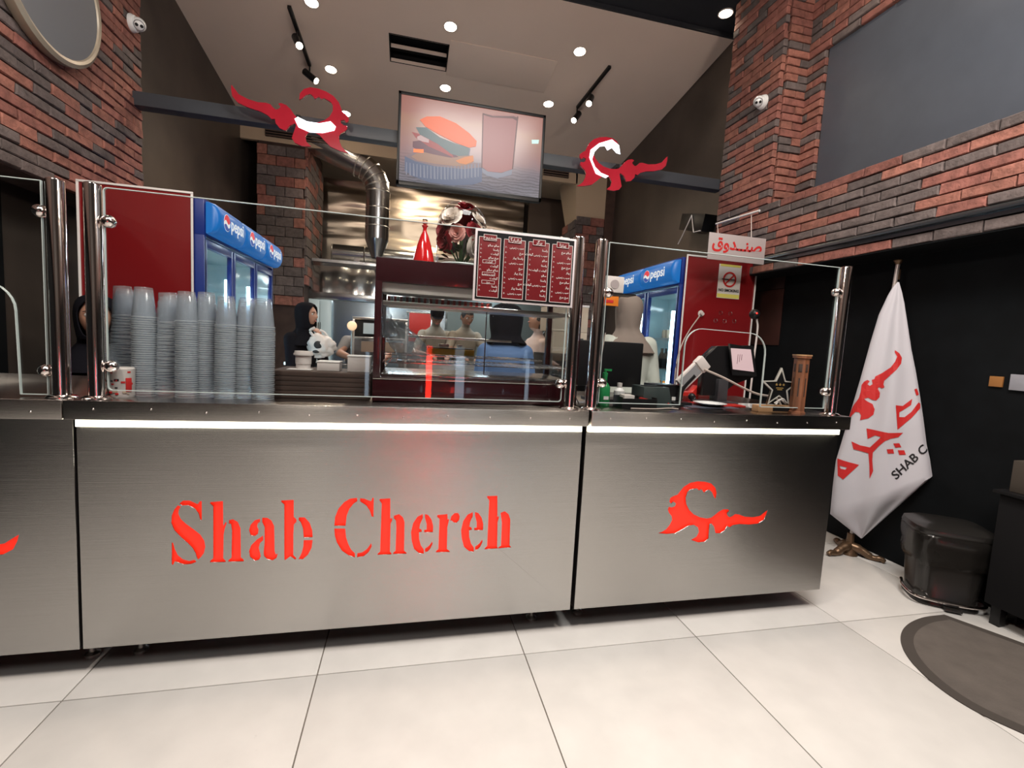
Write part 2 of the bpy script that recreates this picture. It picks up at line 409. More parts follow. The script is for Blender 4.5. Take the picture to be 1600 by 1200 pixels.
def brick_face(parent, origin, dirv, rz, length, z0, z1, course=.060, skip=None, phase=0, D=.035, w=(3, 3, 4)):
    """courses of bricks along dirv from origin; rz turns the brick's -Y face outward"""
    n = int(round((z1-z0)/course)); dirv = Vector(dirv)
    for r in range(n):
        z = z0+(r+.5)*course; off = -(((r+phase) % 2)*.115) + random.uniform(-.012, .012); s = off
        while s < length-.02:
            a = max(s, 0); e = min(s+.229, length)
            if e-a > .03 and not (skip and skip((a+e)/2, z)):
                brick(parent, Vector(origin)+dirv*((a+e)/2)+Vector((0, 0, z))+(Matrix.Rotation(rz, 3, 'Z') @ Vector((0, random.uniform(-.006, .003), 0))), e-a-.007, rz, D=D, w=w, H=course-.0062)
            s += .229
# left wall bricks (face +x): backing slab then bricks
b = nb(); box(b, -2.2, -1.968, -5.6, 2.25, 2.0, 4.42); bl = struct('wall_left', b, M_mortar)
brick_face(bl, (-1.975, .2, 0), (0, 1, 0), PI/2, 2.05, 2.0, 3.82)
# right pier
b = nb(); box(b, 2.835, 3.075, 1.515, 2.11, 1.945, 4.42); pier = struct('pillar', b, M_mortar)
brick_face(pier, (2.832, 1.485, 0), (0, 1, 0), -PI/2, .64, 2.49, 4.4, w=(4, 3, 4))
brick_face(pier, (2.84, 1.515, 0), (1, 0, 0), 0, .225, 2.48, 4.4, phase=1, w=(3, 5, 3))
# right wall band, sliver beside the pier and course above the board
b = nb(); box(b, 2.835, 3.076, -5.6, 1.52, 1.95, 2.485); box(b, 3.066, 3.076, 1.31, 1.52, 2.6, 4.42); box(b, 3.066, 3.076, -5.6, 1.32, 3.62, 4.42); bw = struct('wall_right', b, M_mortar)
brick_face(bw, (2.832, -.70, 0), (0, 1, 0), -PI/2, 2.82, 2.07, 2.49, w=(3, 2, 5))
brick_face(bw, (3.07, 1.315, 0), (0, 1, 0), -PI/2, .19, 2.48, 3.62, w=(5, 4, 2))
brick_face(bw, (3.07, -.1, 0), (0, 1, 0), -PI/2, 1.6, 3.62, 4.4, w=(5, 4, 2))
brick_face(bw, (2.838, -.70, 0), (0, 1, 0), -PI/2, 2.82, 1.945, 2.008, D=.03, course=.063, w=(3, 3, 4))
b = nb(); box(b, 2.81, 3.07, -5.5, 2.11, 1.938, 1.9449); struct('trim_9', b, M_wnavy)
b = nb(); box(b, 2.775, 2.834, -5.5, 1.5, 2.036, 2.062, .003); box(b, 2.80, 2.834, -5.5, 1.5, 2.01, 2.036); struct('trim_5', b, mat('ledge_metal', (.10, .11, .12), .25, .8))

# beam across the gallery
t = tag(thing('ceiling_beam', 'dark grey square steel beam spanning between both brick piers', 'beam', (.45, 2.2, 2.86)), kind='structure')
b = nb(); box(b, -1.97, 2.83, 2.13, 2.23, 2.79, 2.885, .004); obj('beam', b, M_beam, t, wo=True)

# ------------------------------------------------------------------ kitchen shell behind
def stone_col(name, x0, x1, y0, y1, z0, z1):
    b = nb(); box(b, x0+.012, x1-.012, y0+.012, y1-.012, z0, z1); s = struct(name, b, M_mortar); return s
PLx0, PLx1, PY = -2.0, -1.396, 5.1
pl = stone_col('pillar', PLx0, PLx1, PY, 6.35, 0, 4.0)
def facing(parent, o, d, rz, L, z0, z1):
    brick_face(parent, o, d, rz, L, z0, z1, course=.13, w=(2, 1, 6), D=.03)
facing(pl, (PLx0, PY+.015, 0), (1, 0, 0), 0, .60, 1.6, 3.72)
facing(pl, (PLx1-.015, PY, 0), (0, 1, 0), PI/2, 1.2, 1.9, 3.72)
pr_ = stone_col('pillar', 2.467, 2.93, PY, 5.75, 0, 3.19)
facing(pr_, (2.467, PY+.015, 0), (1, 0, 0), 0, .46, 1.3, 3.19)
facing(pr_, (2.467+.015, PY, 0), (0, 1, 0), -PI/2, .6, 1.9, 3.19)
b = nb(); vs = box(b, 2.40, 2.93, PY-.0, 6.0, 3.19, 4.15)
for v in vs:
    if v.co.z < 3.5:
        if v.co.x < 2.6: v.co.x = 2.467
        if v.co.y > 5.5: v.co.y = 5.6
struct('trim_6', b, M_cream)
b = nb(); box(b, 2.93, 3.075, PY-.02, PY+.1, 0, 4.2); struct('trim_7', b, mat('brown_render', (.06, .03, .022), .8, var=.3))
b = nb(); box(b, -2.2, 3.075, PY+.05, 8.2, 3.93, 4.0); struct('ceiling', b, M_cream)
b = nb(); box(b, -2.2, 2.45, PY, PY+.06, 3.72, 4.15); struct('trim_8', b, M_cream)
for k, (x0, x1) in enumerate(((-1.9, -1.1), (.9, 1.6), (1.9, 2.3))):
    t = thing('air_grille', ('dark slotted air grille in the beige bulkhead above the brown pillar', 'dark slotted air grille in the beige bulkhead behind the television', 'small dark slotted air grille in the bulkhead beside the cream pillar')[k], 'grille', ((x0+x1)/2, PY-.01, 3.84))
    b = nb(); box(b, x0, x1, PY-.012, PY-.002, 3.78, 3.88); obj('backing', b, M_blackm, t, wo=True)
    for q in range(3):
        b = nb(); box(b, x0, x1, PY-.03, PY-.008, 3.785+q*.033, 3.80+q*.033, .002); obj('slat', b, mat('grille_brown', (.10, .06, .045), .6), t, wo=True)
# back wall pieces: pale tiles low, wavy metal sheet high
b = nb(); box(b, -1.9, 2.45, 7.15, 7.2, 2.45, 4.0); struct('wall_back', b, M_wdark)
b = nb()
NX, NZ = 60, 40
vv = [[b.verts.new((-1.9+i*4.0/NX, 7.04+.030*pnoise(Vector((i*.05, j*.28, 1.3)))+.012*pnoise(Vector((i*.16, j*.6, 4))), 2.45+j*1.5/NZ)) for i in range(NX+1)] for j in range(NZ+1)]
for j in range(NZ):
    for i in range(NX): b.faces.new((vv[j][i], vv[j][i+1], vv[j+1][i+1], vv[j+1][i]))
wall_sheet = obj('metal_cladding', b, M_sheet); tag(wall_sheet, 'rippled golden reflective metal cladding on the kitchen back wall', 'cladding')
b = nb(); box(b, -1.9, 3.0, 7.1, 7.16, 0, 2.5); kw = struct('wall_back', b, M_grout)
b = nb(); box(b, 2.1, 3.05, 6.6, 6.7, 2.4, 4.0); struct('wall_back', b, mat('brown_wall', (.12, .085, .065), .7))
tm = None
for i in range(14):
    for j in range(12):
        if tm is None:
            b = nb(); box(b, .003, .325, -.01, 0, .003, .195, .002); o = obj('tile', b, M_tileb, kw); tm = o.data
        else: o = bpy.data.objects.new('tile', tm); COL.objects.link(o); o.parent = kw
        o.location = (-1.8+i*.33, 7.1, .05+j*.2)

# ------------------------------------------------------------------ ceiling lamps
DOWN = [(-.963, 3.086, 'first downlight at the top edge of the picture, above the left spotlight track'), (.312, 3.038, 'downlight beside the closed ceiling panel, above the open hatch'),
        (1.645, 3.017, 'downlight right of the closed ceiling panel, above the right spotlight track'), (-.924, 3.952, 'downlight right of the lower end of the left spotlight track'),
        (.338, 3.926, 'downlight just above the top left of the television'), (1.584, 3.889, 'downlight just above the top right corner of the television'), (-.863, 4.733, 'downlight behind the left hanging red emblem')]
def downlight(x, y, z, tilt, label, power, spot=True, col=WARM):
    t = thing('downlight', 'round recessed '+label, 'ceiling light', (x, y, z), 0, 'recessed ceiling downlights'); t.rotation_euler = (tilt, 0, 0)
    b = nb(); lathe(b, [(.066, .004), (.070, -.006), (.059, -.008), (.057, .004)], seg=24); obj('trim_ring', b, M_offw, t)
    b = nb(); lathe(b, [(.001, -.006), (.057, -.005), (.057, .003)], seg=24); obj('lens', b, M_lens, t)
    l = lamp('bulb', 'SPOT', (0, 0, -.03), power, col, .04, None, t, spot_size=math.radians(115), spot_blend=.8)
    return t
for x, y, lb in DOWN: downlight(x, y, cz(y), -CA, lb, 70)
downlight(2.788, 2.258, 4.42, 0, 'downlight alone in the dark ceiling beside the right brick pier', 14)
for x, y in ((-1.5, .6), (-.2, .3), (1.2, .3), (2.4, .8)):
    downlight(x, y, 4.42, 0, 'downlight in the dark hall ceiling above the counter', 34)
def track(p0, p1, lamps, label):
    A = onceil(*p0); B = onceil(*p1)
    t = thing('track_light', label, 'track light', (A+B)/2)
    b = nb(); d = (B-A)
    q = d.to_track_quat('Y', 'Z').to_matrix().to_4x4(); M = Matrix.Translation((A+B)/2) @ q
    box(b, -.017, .017, -d.length/2, d.length/2, -.03, .0, .003, mtx=M); obj('rail', b, M_black, t, wo=True)
    for k, (f, aim, lit) in enumerate(lamps):
        P = A+d*f+Vector((0, 0, -.03)); H = P+Vector((0, 0, -.09)); aim = Vector(aim).normalized()
        b = nb(); cyl(b, P, H, .009, seg=8); cyl(b, H-aim*.07, H+aim*.09, .036, .036, seg=20); sp = obj('spotlight', b, M_black, t, wo=True)
        b = nb(); cyl(b, H+aim*.085, H+aim*.096, .031, seg=20); o = obj('lens', b, M_lens, sp, wo=False)
        o.data.transform(Matrix.Translation(-(A+B)/2))
        l = lamp('bulb', 'SPOT', H+aim*.12-(A+B)/2, 14, WARM, .03, aim.to_track_quat('-Z', 'Y').to_euler(), t, spot_size=math.radians(60), spot_blend=.7)
track((-1.175, 3.176), (-1.139, 3.93), ((.35, (.35, -.55, -.75), 1), (1.0, (.8, -.2, -.6), 0)), 'black ceiling track with two cylindrical spotlights, left of the hatch')
track((2.03, 3.12), (1.94, 3.844), ((.55, (-.35, -.55, -.75), 1), (1.0, (-.5, -.4, -.75), 1)), 'black ceiling track with two cylindrical spotlights, right of the ceiling panel')

# ------------------------------------------------------------------ hall things behind the camera that the steel mirrors
t = thing('neon_tube', 'tall vertical red neon tube on the front wall', 'neon light', (.35, -5.5, 1.6))
b = nb(); cyl(b, (0, 0, -1.57), (0, 0, -.62), .045); obj('tube', b, mat('neon_red', (1, .05, .02), .4, emis=(1, .03, .015), estr=22), t)
b = nb(); box(b, -.07, .07, -.08, -.05, -1.5, .25); obj('back_plate', b, M_black, t)
for k, (x, wd) in enumerate(((-.58, .03), (.84, .075), (1.95, .035))):
    t = thing('shop_window', ('narrow daylit shop window at the left', 'narrow daylit shop window beside the neon tube', 'narrow daylit shop window at the right')[k], 'window', (x, -5.56, 1.5))
    b = nb(); box(b, -wd, wd, -.01, 0, -1.4, -.5); obj('pane', b, mat('day_pane', (.8, .9, 1), .4, emis=(.62, .80, 1), estr=3.5), t)
    b = nb(); box(b, -wd-.04, -wd, -.01, .04, -1.44, -.46); box(b, wd, wd+.04, -.01, .04, -1.44, -.46); box(b, -wd, wd, -.01, .04, -.5, -.46); box(b, -wd, wd, -.01, .04, -1.44, -1.4); obj('frame', b, M_black, t)

# ------------------------------------------------------------------ counters with cut-out lettering
LA = lambda pts: [(p.x, p.z) for p in (at(x/3.077, 640+y/3.077, 'y', 0) for x, y in pts)]
LB = lambda pts, dx=0, dy=0: [(p.x, p.z) for p in (at(500+(x+dx)/3.81, 640+(y+dy)/3.81, 'y', 0) for x, y in pts)]
E_ = lambda pts: [(p.x, p.z) for p in (at(880+x*.2875, 640+y*.2875, 'y', 0) for x, y in pts)]
LETTERS = [LA(p) for p in (
 [(862,452),(880,438),(910,437),(935,448),(950,455),(962,440),(970,440),(970,532),(962,530),(955,500),(935,475),(905,460),(875,462)],
 [(855,460),(838,480),(825,510),(823,545),(838,580),(868,612),(900,640),(925,665),(940,690),(945,708),(950,722),(965,710),(980,690),(987,660),(982,630),(962,600),(930,575),(895,550),(868,525),(857,500),(860,480),(870,467)],
 [(825,640),(832,640),(840,670),(855,700),(880,720),(910,728),(935,722),(945,732),(920,742),(885,745),(855,735),(840,730),(832,747),(825,747)],
 [(1010,445),(1072,440),(1073,560),(1085,540),(1090,545),(1080,575),(1075,600),(1073,715),(1085,727),(1085,733),(1010,735),(1010,728),(1025,715),(1025,465),(1010,452)],
 [(1100,532),(1120,527),(1143,540),(1156,570),(1158,710),(1172,722),(1172,730),(1097,732),(1097,725),(1113,712),(1115,580),(1110,550),(1100,548)],
 [(1250,525),(1225,532),(1204,555),(1197,580),(1205,605),(1225,608),(1240,597),(1243,577),(1236,560),(1240,546),(1250,540)],
 [(1260,520),(1285,520),(1305,533),(1318,560),(1320,680),(1326,697),(1335,692),(1330,713),(1310,725),(1285,720),(1270,705),(1267,690),(1272,640),(1272,565),(1260,540)],
 [(1265,606),(1235,625),(1208,652),(1197,680),(1202,708),(1225,727),(1245,722),(1254,705),(1250,688),(1244,665),(1250,642),(1266,627)],
 [(1352,437),(1412,434),(1412,515),(1425,528),(1425,540),(1413,552),(1410,600),(1410,700),(1425,714),(1420,722),(1395,706),(1370,725),(1367,720),(1367,457),(1352,444)],
 [(1437,518),(1465,518),(1488,543),(1501,580),(1503,614),(1460,615),(1457,572),(1446,542),(1435,530)],
 [(1460,628),(1503,627),(1498,665),(1480,698),(1455,720),(1435,720),(1450,690),(1458,660)])]
E1 = [(612,622),(612,645),(596,680),(591,708),(605,715),(606,728),(589,730),(590,770),(600,808),(618,833),(618,858),(590,855),(560,830),(546,780),(542,730),(555,675),(580,638)]
E2 = [(625,622),(645,628),(664,655),(674,695),(672,730),(620,730),(620,716),(635,714),(635,680),(625,645)]
E3 = [(625,850),(625,828),(650,810),(668,785),(670,800),(656,828),(640,845)]
LETTERS += [LB(p) for p in (
 [(220,525),(222,545),(200,560),(175,590),(159,630),(152,692),(85,692),(90,640),(110,590),(145,550),(180,530)],
 [(85,708),(150,708),(155,760),(168,800),(185,833),(208,855),(208,880),(170,868),(130,840),(100,790),(88,750)],
 [(238,528),(265,530),(285,540),(305,545),(312,525),(320,525),(318,640),(308,638),(297,602),(275,570),(240,548)],
 [(220,880),(222,855),(250,850),(280,830),(305,795),(308,815),(290,848),(260,873)],
 [(355,532),(418,528),(418,650),(428,645),(430,658),(420,680),(416,845),(425,855),(425,862),(343,865),(343,858),(358,845),(368,560),(355,541)],
 [(440,632),(470,622),(493,640),(503,670),(500,840),(515,852),(515,858),(435,860),(435,853),(450,840),(455,700),(452,660),(440,648)],
 E1, E2, E3,
 [(698,628),(758,622),(760,655),(770,650),(765,672),(758,700),(755,830),(772,842),(772,848),(690,850),(690,843),(705,830),(712,650),(698,640)],
 [(775,662),(782,635),(800,617),(822,615),(832,635),(828,658),(812,675),(795,672),(785,660)],
 [(995,515),(1056,513),(1056,640),(1063,632),(1065,645),(1057,670),(1054,818),(1063,826),(980,832),(980,826),(995,812),(1008,540),(995,523)],
 [(1075,615),(1100,605),(1123,623),(1133,655),(1128,808),(1140,820),(1062,826),(1063,820),(1078,810),(1083,670),(1078,640)])]
LETTERS += [LB(p, 298, -12) for p in (E1, E2, E3)]
EMB = E_([(828,488),(836,455),(828,425),(805,402),(770,392),(730,390),(690,398),(655,420),(635,445),(622,462),(600,470),(582,480),(578,500),(585,512),(600,500),(614,510),(608,525),(590,532),(575,528),(569,542),(575,560),(590,580),(592,600),(580,625),(560,650),(535,665),(515,672),(560,676),(610,672),(650,650),(680,632),(710,626),(733,640),(738,665),(725,690),(695,708),(735,722),(770,718),(790,700),(793,660),(795,625),(805,618),(820,635),(828,672),(855,672),(880,655),(892,632),(905,640),(925,628),(960,622),(1010,625),(1060,620),(1090,600),(1105,570),(1113,545),(1095,558),(1070,578),(1030,585),(985,582),(955,570),(935,568),(918,580),(903,585),(893,575),(890,562),(905,550),(895,542),(870,542),(845,555),(825,572),(803,588),(780,592),(745,586),(710,570),(685,545),(670,515),(666,480),(675,450),(690,435),(712,430),(728,428),(738,440),(752,432),(766,452),(780,440),(795,435),(810,450),(818,470)])
EMBL = [(x-2.96, z) for x, z in EMB]

def counter(name, label, x0, x1, cuts, led=True, feet=()):
    t = thing(name, label, 'counter', ((x0+x1)/2, .35, 0), 0, None)
    zb, zt = .1085, .934
    outline = [(x0, zb), (x1, zb), (x1, zt), (x0, zt)]
    obj('front_panel', plate_bm([outline]+cuts, .004, xz(.002)), M_steelA, t, wo=True, uv=True, smooth=False)
    b = nb(); box(b, x0+.05, x1-.05, .010, .016, .25, .80); obj('backing_sheet', b, M_acryl, t, wo=True)
    b = nb(); box(b, x0+.004, x1-.004, .018, .70, zb+.01, .93); box(b, x0, x0+.003, .004, .70, zb, .93); box(b, x1-.003, x1, .004, .70, zb, .93)
    obj('cabinet_body', b, mat('cabinet_dark', (.05, .045, .045), .4, .5), t, wo=True)
    b = nb(); box(b, x0-.004, x1+.004, -.055, .74, .936, 1.0, .004); wt = obj('worktop', b, M_wt, t, wo=True, uv=True)
    n = int((x1-x0)/.16)
    for q in range(n):
        b = nb(); X = x0+.08+q*(x1-x0-.16)/max(1, n-1); sph(b, (X, -.056, .968+random.uniform(-.008, .008)), .0035, sy=.6, u=8, v=6); o = obj('rivet', b, M_chrome, t, wo=True)
    if led:
        b = nb(); box(b, x0+.004, x1-.006, -.012, -.002, .905, .930, .001); obj('light_strip', b, M_led, t, wo=True)
    for fx, fy in feet:
        b = nb(); lathe(b, [(.0, 0), (.024, 0), (.024, .012), (.012, .02), (.012, .118)], (fx, fy, 0), 12); obj('foot', b, M_steel, t, wo=True)
    return t
M_wt = mat('worktop_steel', (.50, .48, .455), .24, 1., var=.03, aniso=1., bump=1., bscale=1, bdist=.0003, stretch=(2, 2, 900))
counter('serving_counter', 'long brushed steel counter with red cut-out lettering and cup stacks on top', -1.0755, .737, LETTERS, feet=((-.96, .125), (.60, .125), (-.97, .6), (.64, .6)))
counter('serving_counter', 'brushed steel cash counter with a red cut-out flame emblem, at the right', .757, 2.071, [EMB], feet=((.83, .14), (1.9, .3), (.85, .6), (1.95, .6)))
counter('serving_counter', 'darker brushed steel counter running out of the picture at the left', -2.19, -1.086, [EMBL], led=False, feet=((-1.12, .125), (-1.9, .2), (-1.17, .6)))

# ------------------------------------------------------------------ glass screen: posts, clips, sheets
GT = 1.70
def post(x, label, clips):
    t = thing('screen_post', label, 'post', (x, 0, 1.0), 0, 'stainless posts of the glass screen')
    b = nb(); lathe(b, [(.0, .700), (.017, .7055), (.0235, .702), (.0245, .698), (.0245, .0)], seg=28); obj('tube', b, M_chrome, t)
    b = nb(); lathe(b, [(.042, 0), (.042, .004), (.034, .010), (.026, .012)], seg=28, cap=False); obj('base_flange', b, M_chrome, t)
    for s, z in clips:
        b = nb(); cyl(b, (s*.018, 0, z-1), (s*.035, 0, z-1), .010, seg=12); sph(b, (s*.043, 0, z-1), .021, u=18, v=12); obj('glass_clip', b, M_chrome, t)
post(-1.113, 'left stainless post of the pair beside the red fridge panel', [(-1, 1.60), (-1, 1.09)])
post(-1.012, 'right stainless post of the pair, its ball clips gripping the wide glass', [(1, 1.588), (1, 1.111)])
post(.668, 'stainless post just right of the hanging menu board', [(-1, 1.58), (-1, 1.105)])
post(.768, 'stainless post at the left end of the cash counter', [(1, 1.493), (1, 1.115)])
post(2.006, 'stainless post at the far right end of the cash counter', [(-1, 1.582), (-1, 1.111)])
def sheet(name, label, outline):
    t = thing(name, label, 'glass screen', (outline[0][0], 0, outline[0][1]))
    obj('pane', plate_bm([outline], .008, xz(0)), M_glass, t, wo=True, smooth=False)
    b = nb()
    pts = [Vector((x, -.0, z)) for x, z in outline]; n = len(pts)
    for i in range(n):
        a, c = pts[i], pts[(i+1) % n]; d = (c-a)
        if d.length < 1e-4: continue
        q = d.to_track_quat('X', 'Z').to_matrix().to_4x4()
        box(b, -d.length/2, d.length/2, -.0042, .0042, -.0012, .0012, mtx=Matrix.Translation((a+c)/2) @ q)
    obj('polished_edge', b, M_edge, t, wo=True, smooth=False)
sheet('glass_screen', 'wide clear glass sheet in front of the cup stacks and the display case', rrect(-.98, .632, 1.03, 1.695, .012))
def arcpts(cx, cz_, r, a0, a1, n=7): return [(cx+r*math.cos(math.radians(a0+(a1-a0)*k/n)), cz_+r*math.sin(math.radians(a0+(a1-a0)*k/n))) for k in range(n+1)]
o2 = [(.80, 1.03), (1.188, 1.03)] + arcpts(1.188+.08, 1.29, .08, 180, 90) + arcpts(1.515, 1.275, .09, 90, 0) + [(1.607, 1.03), (1.965, 1.03), (1.965, 1.697), (.80, 1.697)]
sheet('glass_screen', 'clear glass sheet over the cash counter with a round-cornered serving opening', o2)
o3 = [(-2.19, 1.03), (-2.05, 1.03)] + arcpts(-1.97, 1.28, .08, 180, 90) + arcpts(-1.32, 1.28, .09, 90, 0) + [(-1.225, 1.01), (-1.15, 1.01), (-1.15, 1.695), (-2.19, 1.695)]
sheet('glass_screen', 'clear glass sheet at the left edge with a round-cornered opening', o3)

# ------------------------------------------------------------------ stacks of cups
def cup_meshes():
    b = nb(); lathe(b, [(.0, .108), (.0255, .108), (.0265, .106), (.0365, .004)], seg=20)
    for f in b.faces: f.material_index = 0
    r0 = len(b.faces)
    lathe(b, [(.0365, .004), (.0388, .0045), (.0392, .002), (.0385, 0), (.0362, .001)], seg=20)
    b.faces.ensure_lookup_table()
    for f in b.faces[r0:]: f.material_index = 1
    return b
cup0 = None
CW = ['outermost left', 'second from the left', 'third from the left and leaning', 'fourth from the left', 'fifth from the left', 'sixth from the left', 'seventh from the left', 'last on the right beside the brown crate']
def cup_stack(k, ub, vb, ut, y, n, z0=1.0, h=None, dwhat=None):
    global cup0
    P = at(ub, vb, 'y', y); base = Vector((P.x, y, z0)); top = at(ut[0], ut[1], 'y', y)
    H = top.z-z0; pitch = (H-.108)/(n-1); dx = (top.x-base.x)
    for i in range(n):
        s = i*pitch/H; lean = dx*(s**1.15)
        if cup0 is None: cup0 = obj('plastic_cup', cup_meshes(), [M_cup, M_cuprim]); o = cup0
        else: o = bpy.data.objects.new('plastic_cup', cup0.data); COL.objects.link(o)
        o.location = (base.x+lean+random.uniform(-.0008, .0008), y+random.uniform(-.0008, .0008), z0+i*pitch)
        o.rotation_euler = (random.uniform(-.01, .01), math.atan(dx/H)*1.0+random.uniform(-.012, .012), random.uniform(0, 6))
        tag(o, 'clear upturned plastic cup in the tall stack '+CW[k], 'cup', 'cups in the stack '+CW[k])
STK = [(190, 622, (199, 448), .17), (227, 622, (224, 449), .11), (257, 622, (271, 458), .14), (293, 624, (293, 456), .09), (323, 624, (323, 457), .12), (353, 624, (355, 463), .09), (383, 625, (388, 466), .11), (411, 626, (413, 467), .09)]
for k, (ub, vb, ut, y) in enumerate(STK): cup_stack(k, ub, vb, ut, y, 36)
# printed paper cups in front of the leftmost stack
t = thing('paper_cup_pack', 'short pack of printed white paper cups below the first cup stack', 'cups', (at(190, 620, 'y', .06).x, .06, 1.0))
b = nb(); lathe(b, [(.0, 0), (.036, 0), (.038, .008), (.040, .10), (.036, .104), (0, .104)], seg=28); obj('wrapped_cups', b, M_offw, t)
for q in range(26):
    a = random.uniform(PI*1.05, PI*1.95); z = random.uniform(.012, .092); b = nb(); s = random.uniform(.003, .007)
    M = Matrix.Rotation(a, 4, 'Z') @ Matrix.Translation((.0385, 0, z)); box(b, -.0015, .0018, -s, s, -s*.6, s*.6, mtx=M); obj('printed_mark', b, (M_printk, M_printr, M_card)[q % 3], t)
b = nb(); box(b, -.0015, .002, -.009, .009, -.024, .024, .001, mtx=Matrix.Rotation(PI*1.82, 4, 'Z') @ Matrix.Translation((.0388, 0, .045))); obj('red_label', b, M_printr, t)
# a few stacked cups seen between the two posts
for i in range(9):
    o = bpy.data.objects.new('plastic_cup', cup0.data); COL.objects.link(o); o.location = (-1.055+.02, .16, 1.0+i*.009)
    tag(o, 'clear upturned plastic cup in the low stack behind the pair of posts', 'cup', 'cups in the low stack behind the posts')

# ------------------------------------------------------------------ brown crate and what stands on it
t = thing('crate', 'low dark brown box with white trays on it, left of the display case', 'box', (-.32, .26, 1.0))
b = nb(); box(b, -.195, .18, -.13, .12, 0, .108, .006); obj('box', b, M_brown, t)
for q in range(5):
    b = nb(); box(b, -.196, .181, -.132, -.126, .012+q*.019, .0285+q*.019, .001); obj('front_band', b, M_brown, t)
CZ = 1.1085
def onplane(u, v, y): return at(u, v, 'y', y)
P = onplane(474, 575, .22)
t = thing('plastic_tub', 'white ribbed plastic tub standing on the brown box', 'tub', (P.x, .22, CZ+.002))
b = nb(); lathe(b, [(.0, .003), (.027, .0), (.031, .06), (.034, .061), (.034, .072), (.031, .073), (.030, .02), (0, .018)], seg=28); obj('body', b, M_offw, t)
b = nb(); lathe(b, [(.0375, .056), (.0375, .064), (.033, .064)], seg=28); obj('rim', b, M_offw, t)
t = tag(obj('paper_sheet', (lambda b: (box(b, -.05, .04, -.03, .03, 0, .002), b)[1])(nb()), M_white), 'thin white paper under the plastic tub', 'paper'); t.location = (P.x-.005, .21, CZ)
P = onplane(514, 580, .2)
t = thing('takeaway_box', 'small closed white cardboard box on the brown box, beside the tub', 'box', (P.x, .22, CZ))
b = nb(); box(b, -.043, .043, -.04, .04, 0, .034, .002); obj('tray', b, M_offw, t)
b = nb(); box(b, -.045, .045, -.042, .042, .034, .039, .001); obj('lid', b, M_white, t)
P = onplane(561, 583, .2)
t = thing('takeaway_box', 'taller white cardboard box on the brown box, against the display case', 'box', (P.x, .22, CZ))
b = nb(); box(b, -.044, .044, -.045, .045, 0, .062, .002); obj('tray', b, M_offw, t)
b = nb(); box(b, -.046, .046, -.047, .047, .062, .067, .001); obj('lid', b, M_white, t)

# ------------------------------------------------------------------ heated display case
X0, X1, Y0, Y1 = -.128, .730, .075, .52
t = thing('display_case', 'maroon heated food display case with a sloping glass front', 'display case', ((X0+X1)/2, (Y0+Y1)/2, 1.0)); CASE = t
def cb(name, bxs, m, bev=.002, par=None):
    b = nb()
    for a in bxs: box(b, *a, bev)
    return obj(name, b, m, par or t, wo=True) if par is None else obj(name, b, m, par, wo=t.location)
cb('base', [(X0, X1, Y0, Y1, 1.004, 1.10)], M_darkred)
cb('foot', [(X0+.03, X0+.07, Y0+.03, Y0+.07, 1.0, 1.006)], M_black); cb('foot', [(X1-.07, X1-.03, Y0+.03, Y0+.07, 1.0, 1.006)], M_black)
cb('foot', [(X0+.03, X0+.07, Y1-.07, Y1-.03, 1.0, 1.006)], M_black); cb('foot', [(X1-.07, X1-.03, Y1-.07, Y1-.03, 1.0, 1.006)], M_black)
cb('sill_trim', [(X0, X1, Y0-.003, Y0+.006, 1.092, 1.098)], M_chrome)
cb('canopy', [(X0, X1, Y0+.01, Y1, 1.475, 1.568)], M_darkred)
cb('side_jamb', [(X0, X0+.026, Y0, Y0+.05, 1.10, 1.476)], M_darkred); cb('side_jamb', [(X1-.024, X1, Y0, Y0+.05, 1.10, 1.476)], M_darkred)
cb('rear_jamb', [(X0, X0+.026, Y1-.03, Y1, 1.10, 1.476)], M_darkred); cb('rear_jamb', [(X1-.024, X1, Y1-.03, Y1, 1.10, 1.476)], M_darkred)
cb('lamp_housing', [(X0+.026, X1-.024, Y0+.03, Y0+.16, 1.437, 1.474)], M_offw)
cb('upper_rail', [(X0+.03, X1-.03, Y0+.012, Y0+.028, 1.385, 1.402)], M_steel)
cb('top_shelf', [(X0+.03, X1-.03, Y0+.05, Y0+.30, 1.392, 1.396)], M_steel)
cb('floor_tray', [(X0+.03, X1-.03, Y0+.03, Y1-.04, 1.10, 1.112)], M_steel2)
cb('mid_shelf_edge', [(X0+.14, X1-.25, Y0+.24, Y0+.25, 1.262, 1.272)], M_steel)
b = nb(); vs = []
NS = 8
for i in range(NS+1):
    z = 1.10+i*(1.475-1.10)/NS; y = Y0+.004+.012*math.sin(PI*i/NS)*-1+.010*i/NS
    vs.append((b.verts.new((X0+.027, y, z)), b.verts.new((X1-.025, y, z))))
for a, c in zip(vs, vs[1:]): b.faces.new((a[0], a[1], c[1], c[0]))
obj('front_glass', b, M_glass, t, wo=True)
b = nb(); box(b, X0+.006, X0+.010, Y0+.05, Y1-.03, 1.10, 1.475); obj('side_glass', b, M_glass, t, wo=True, smooth=False)
b = nb(); box(b, X1-.012, X1-.008, Y0+.05, Y1-.03, 1.10, 1.475); obj('side_glass', b, M_glass, t, wo=True, smooth=False)
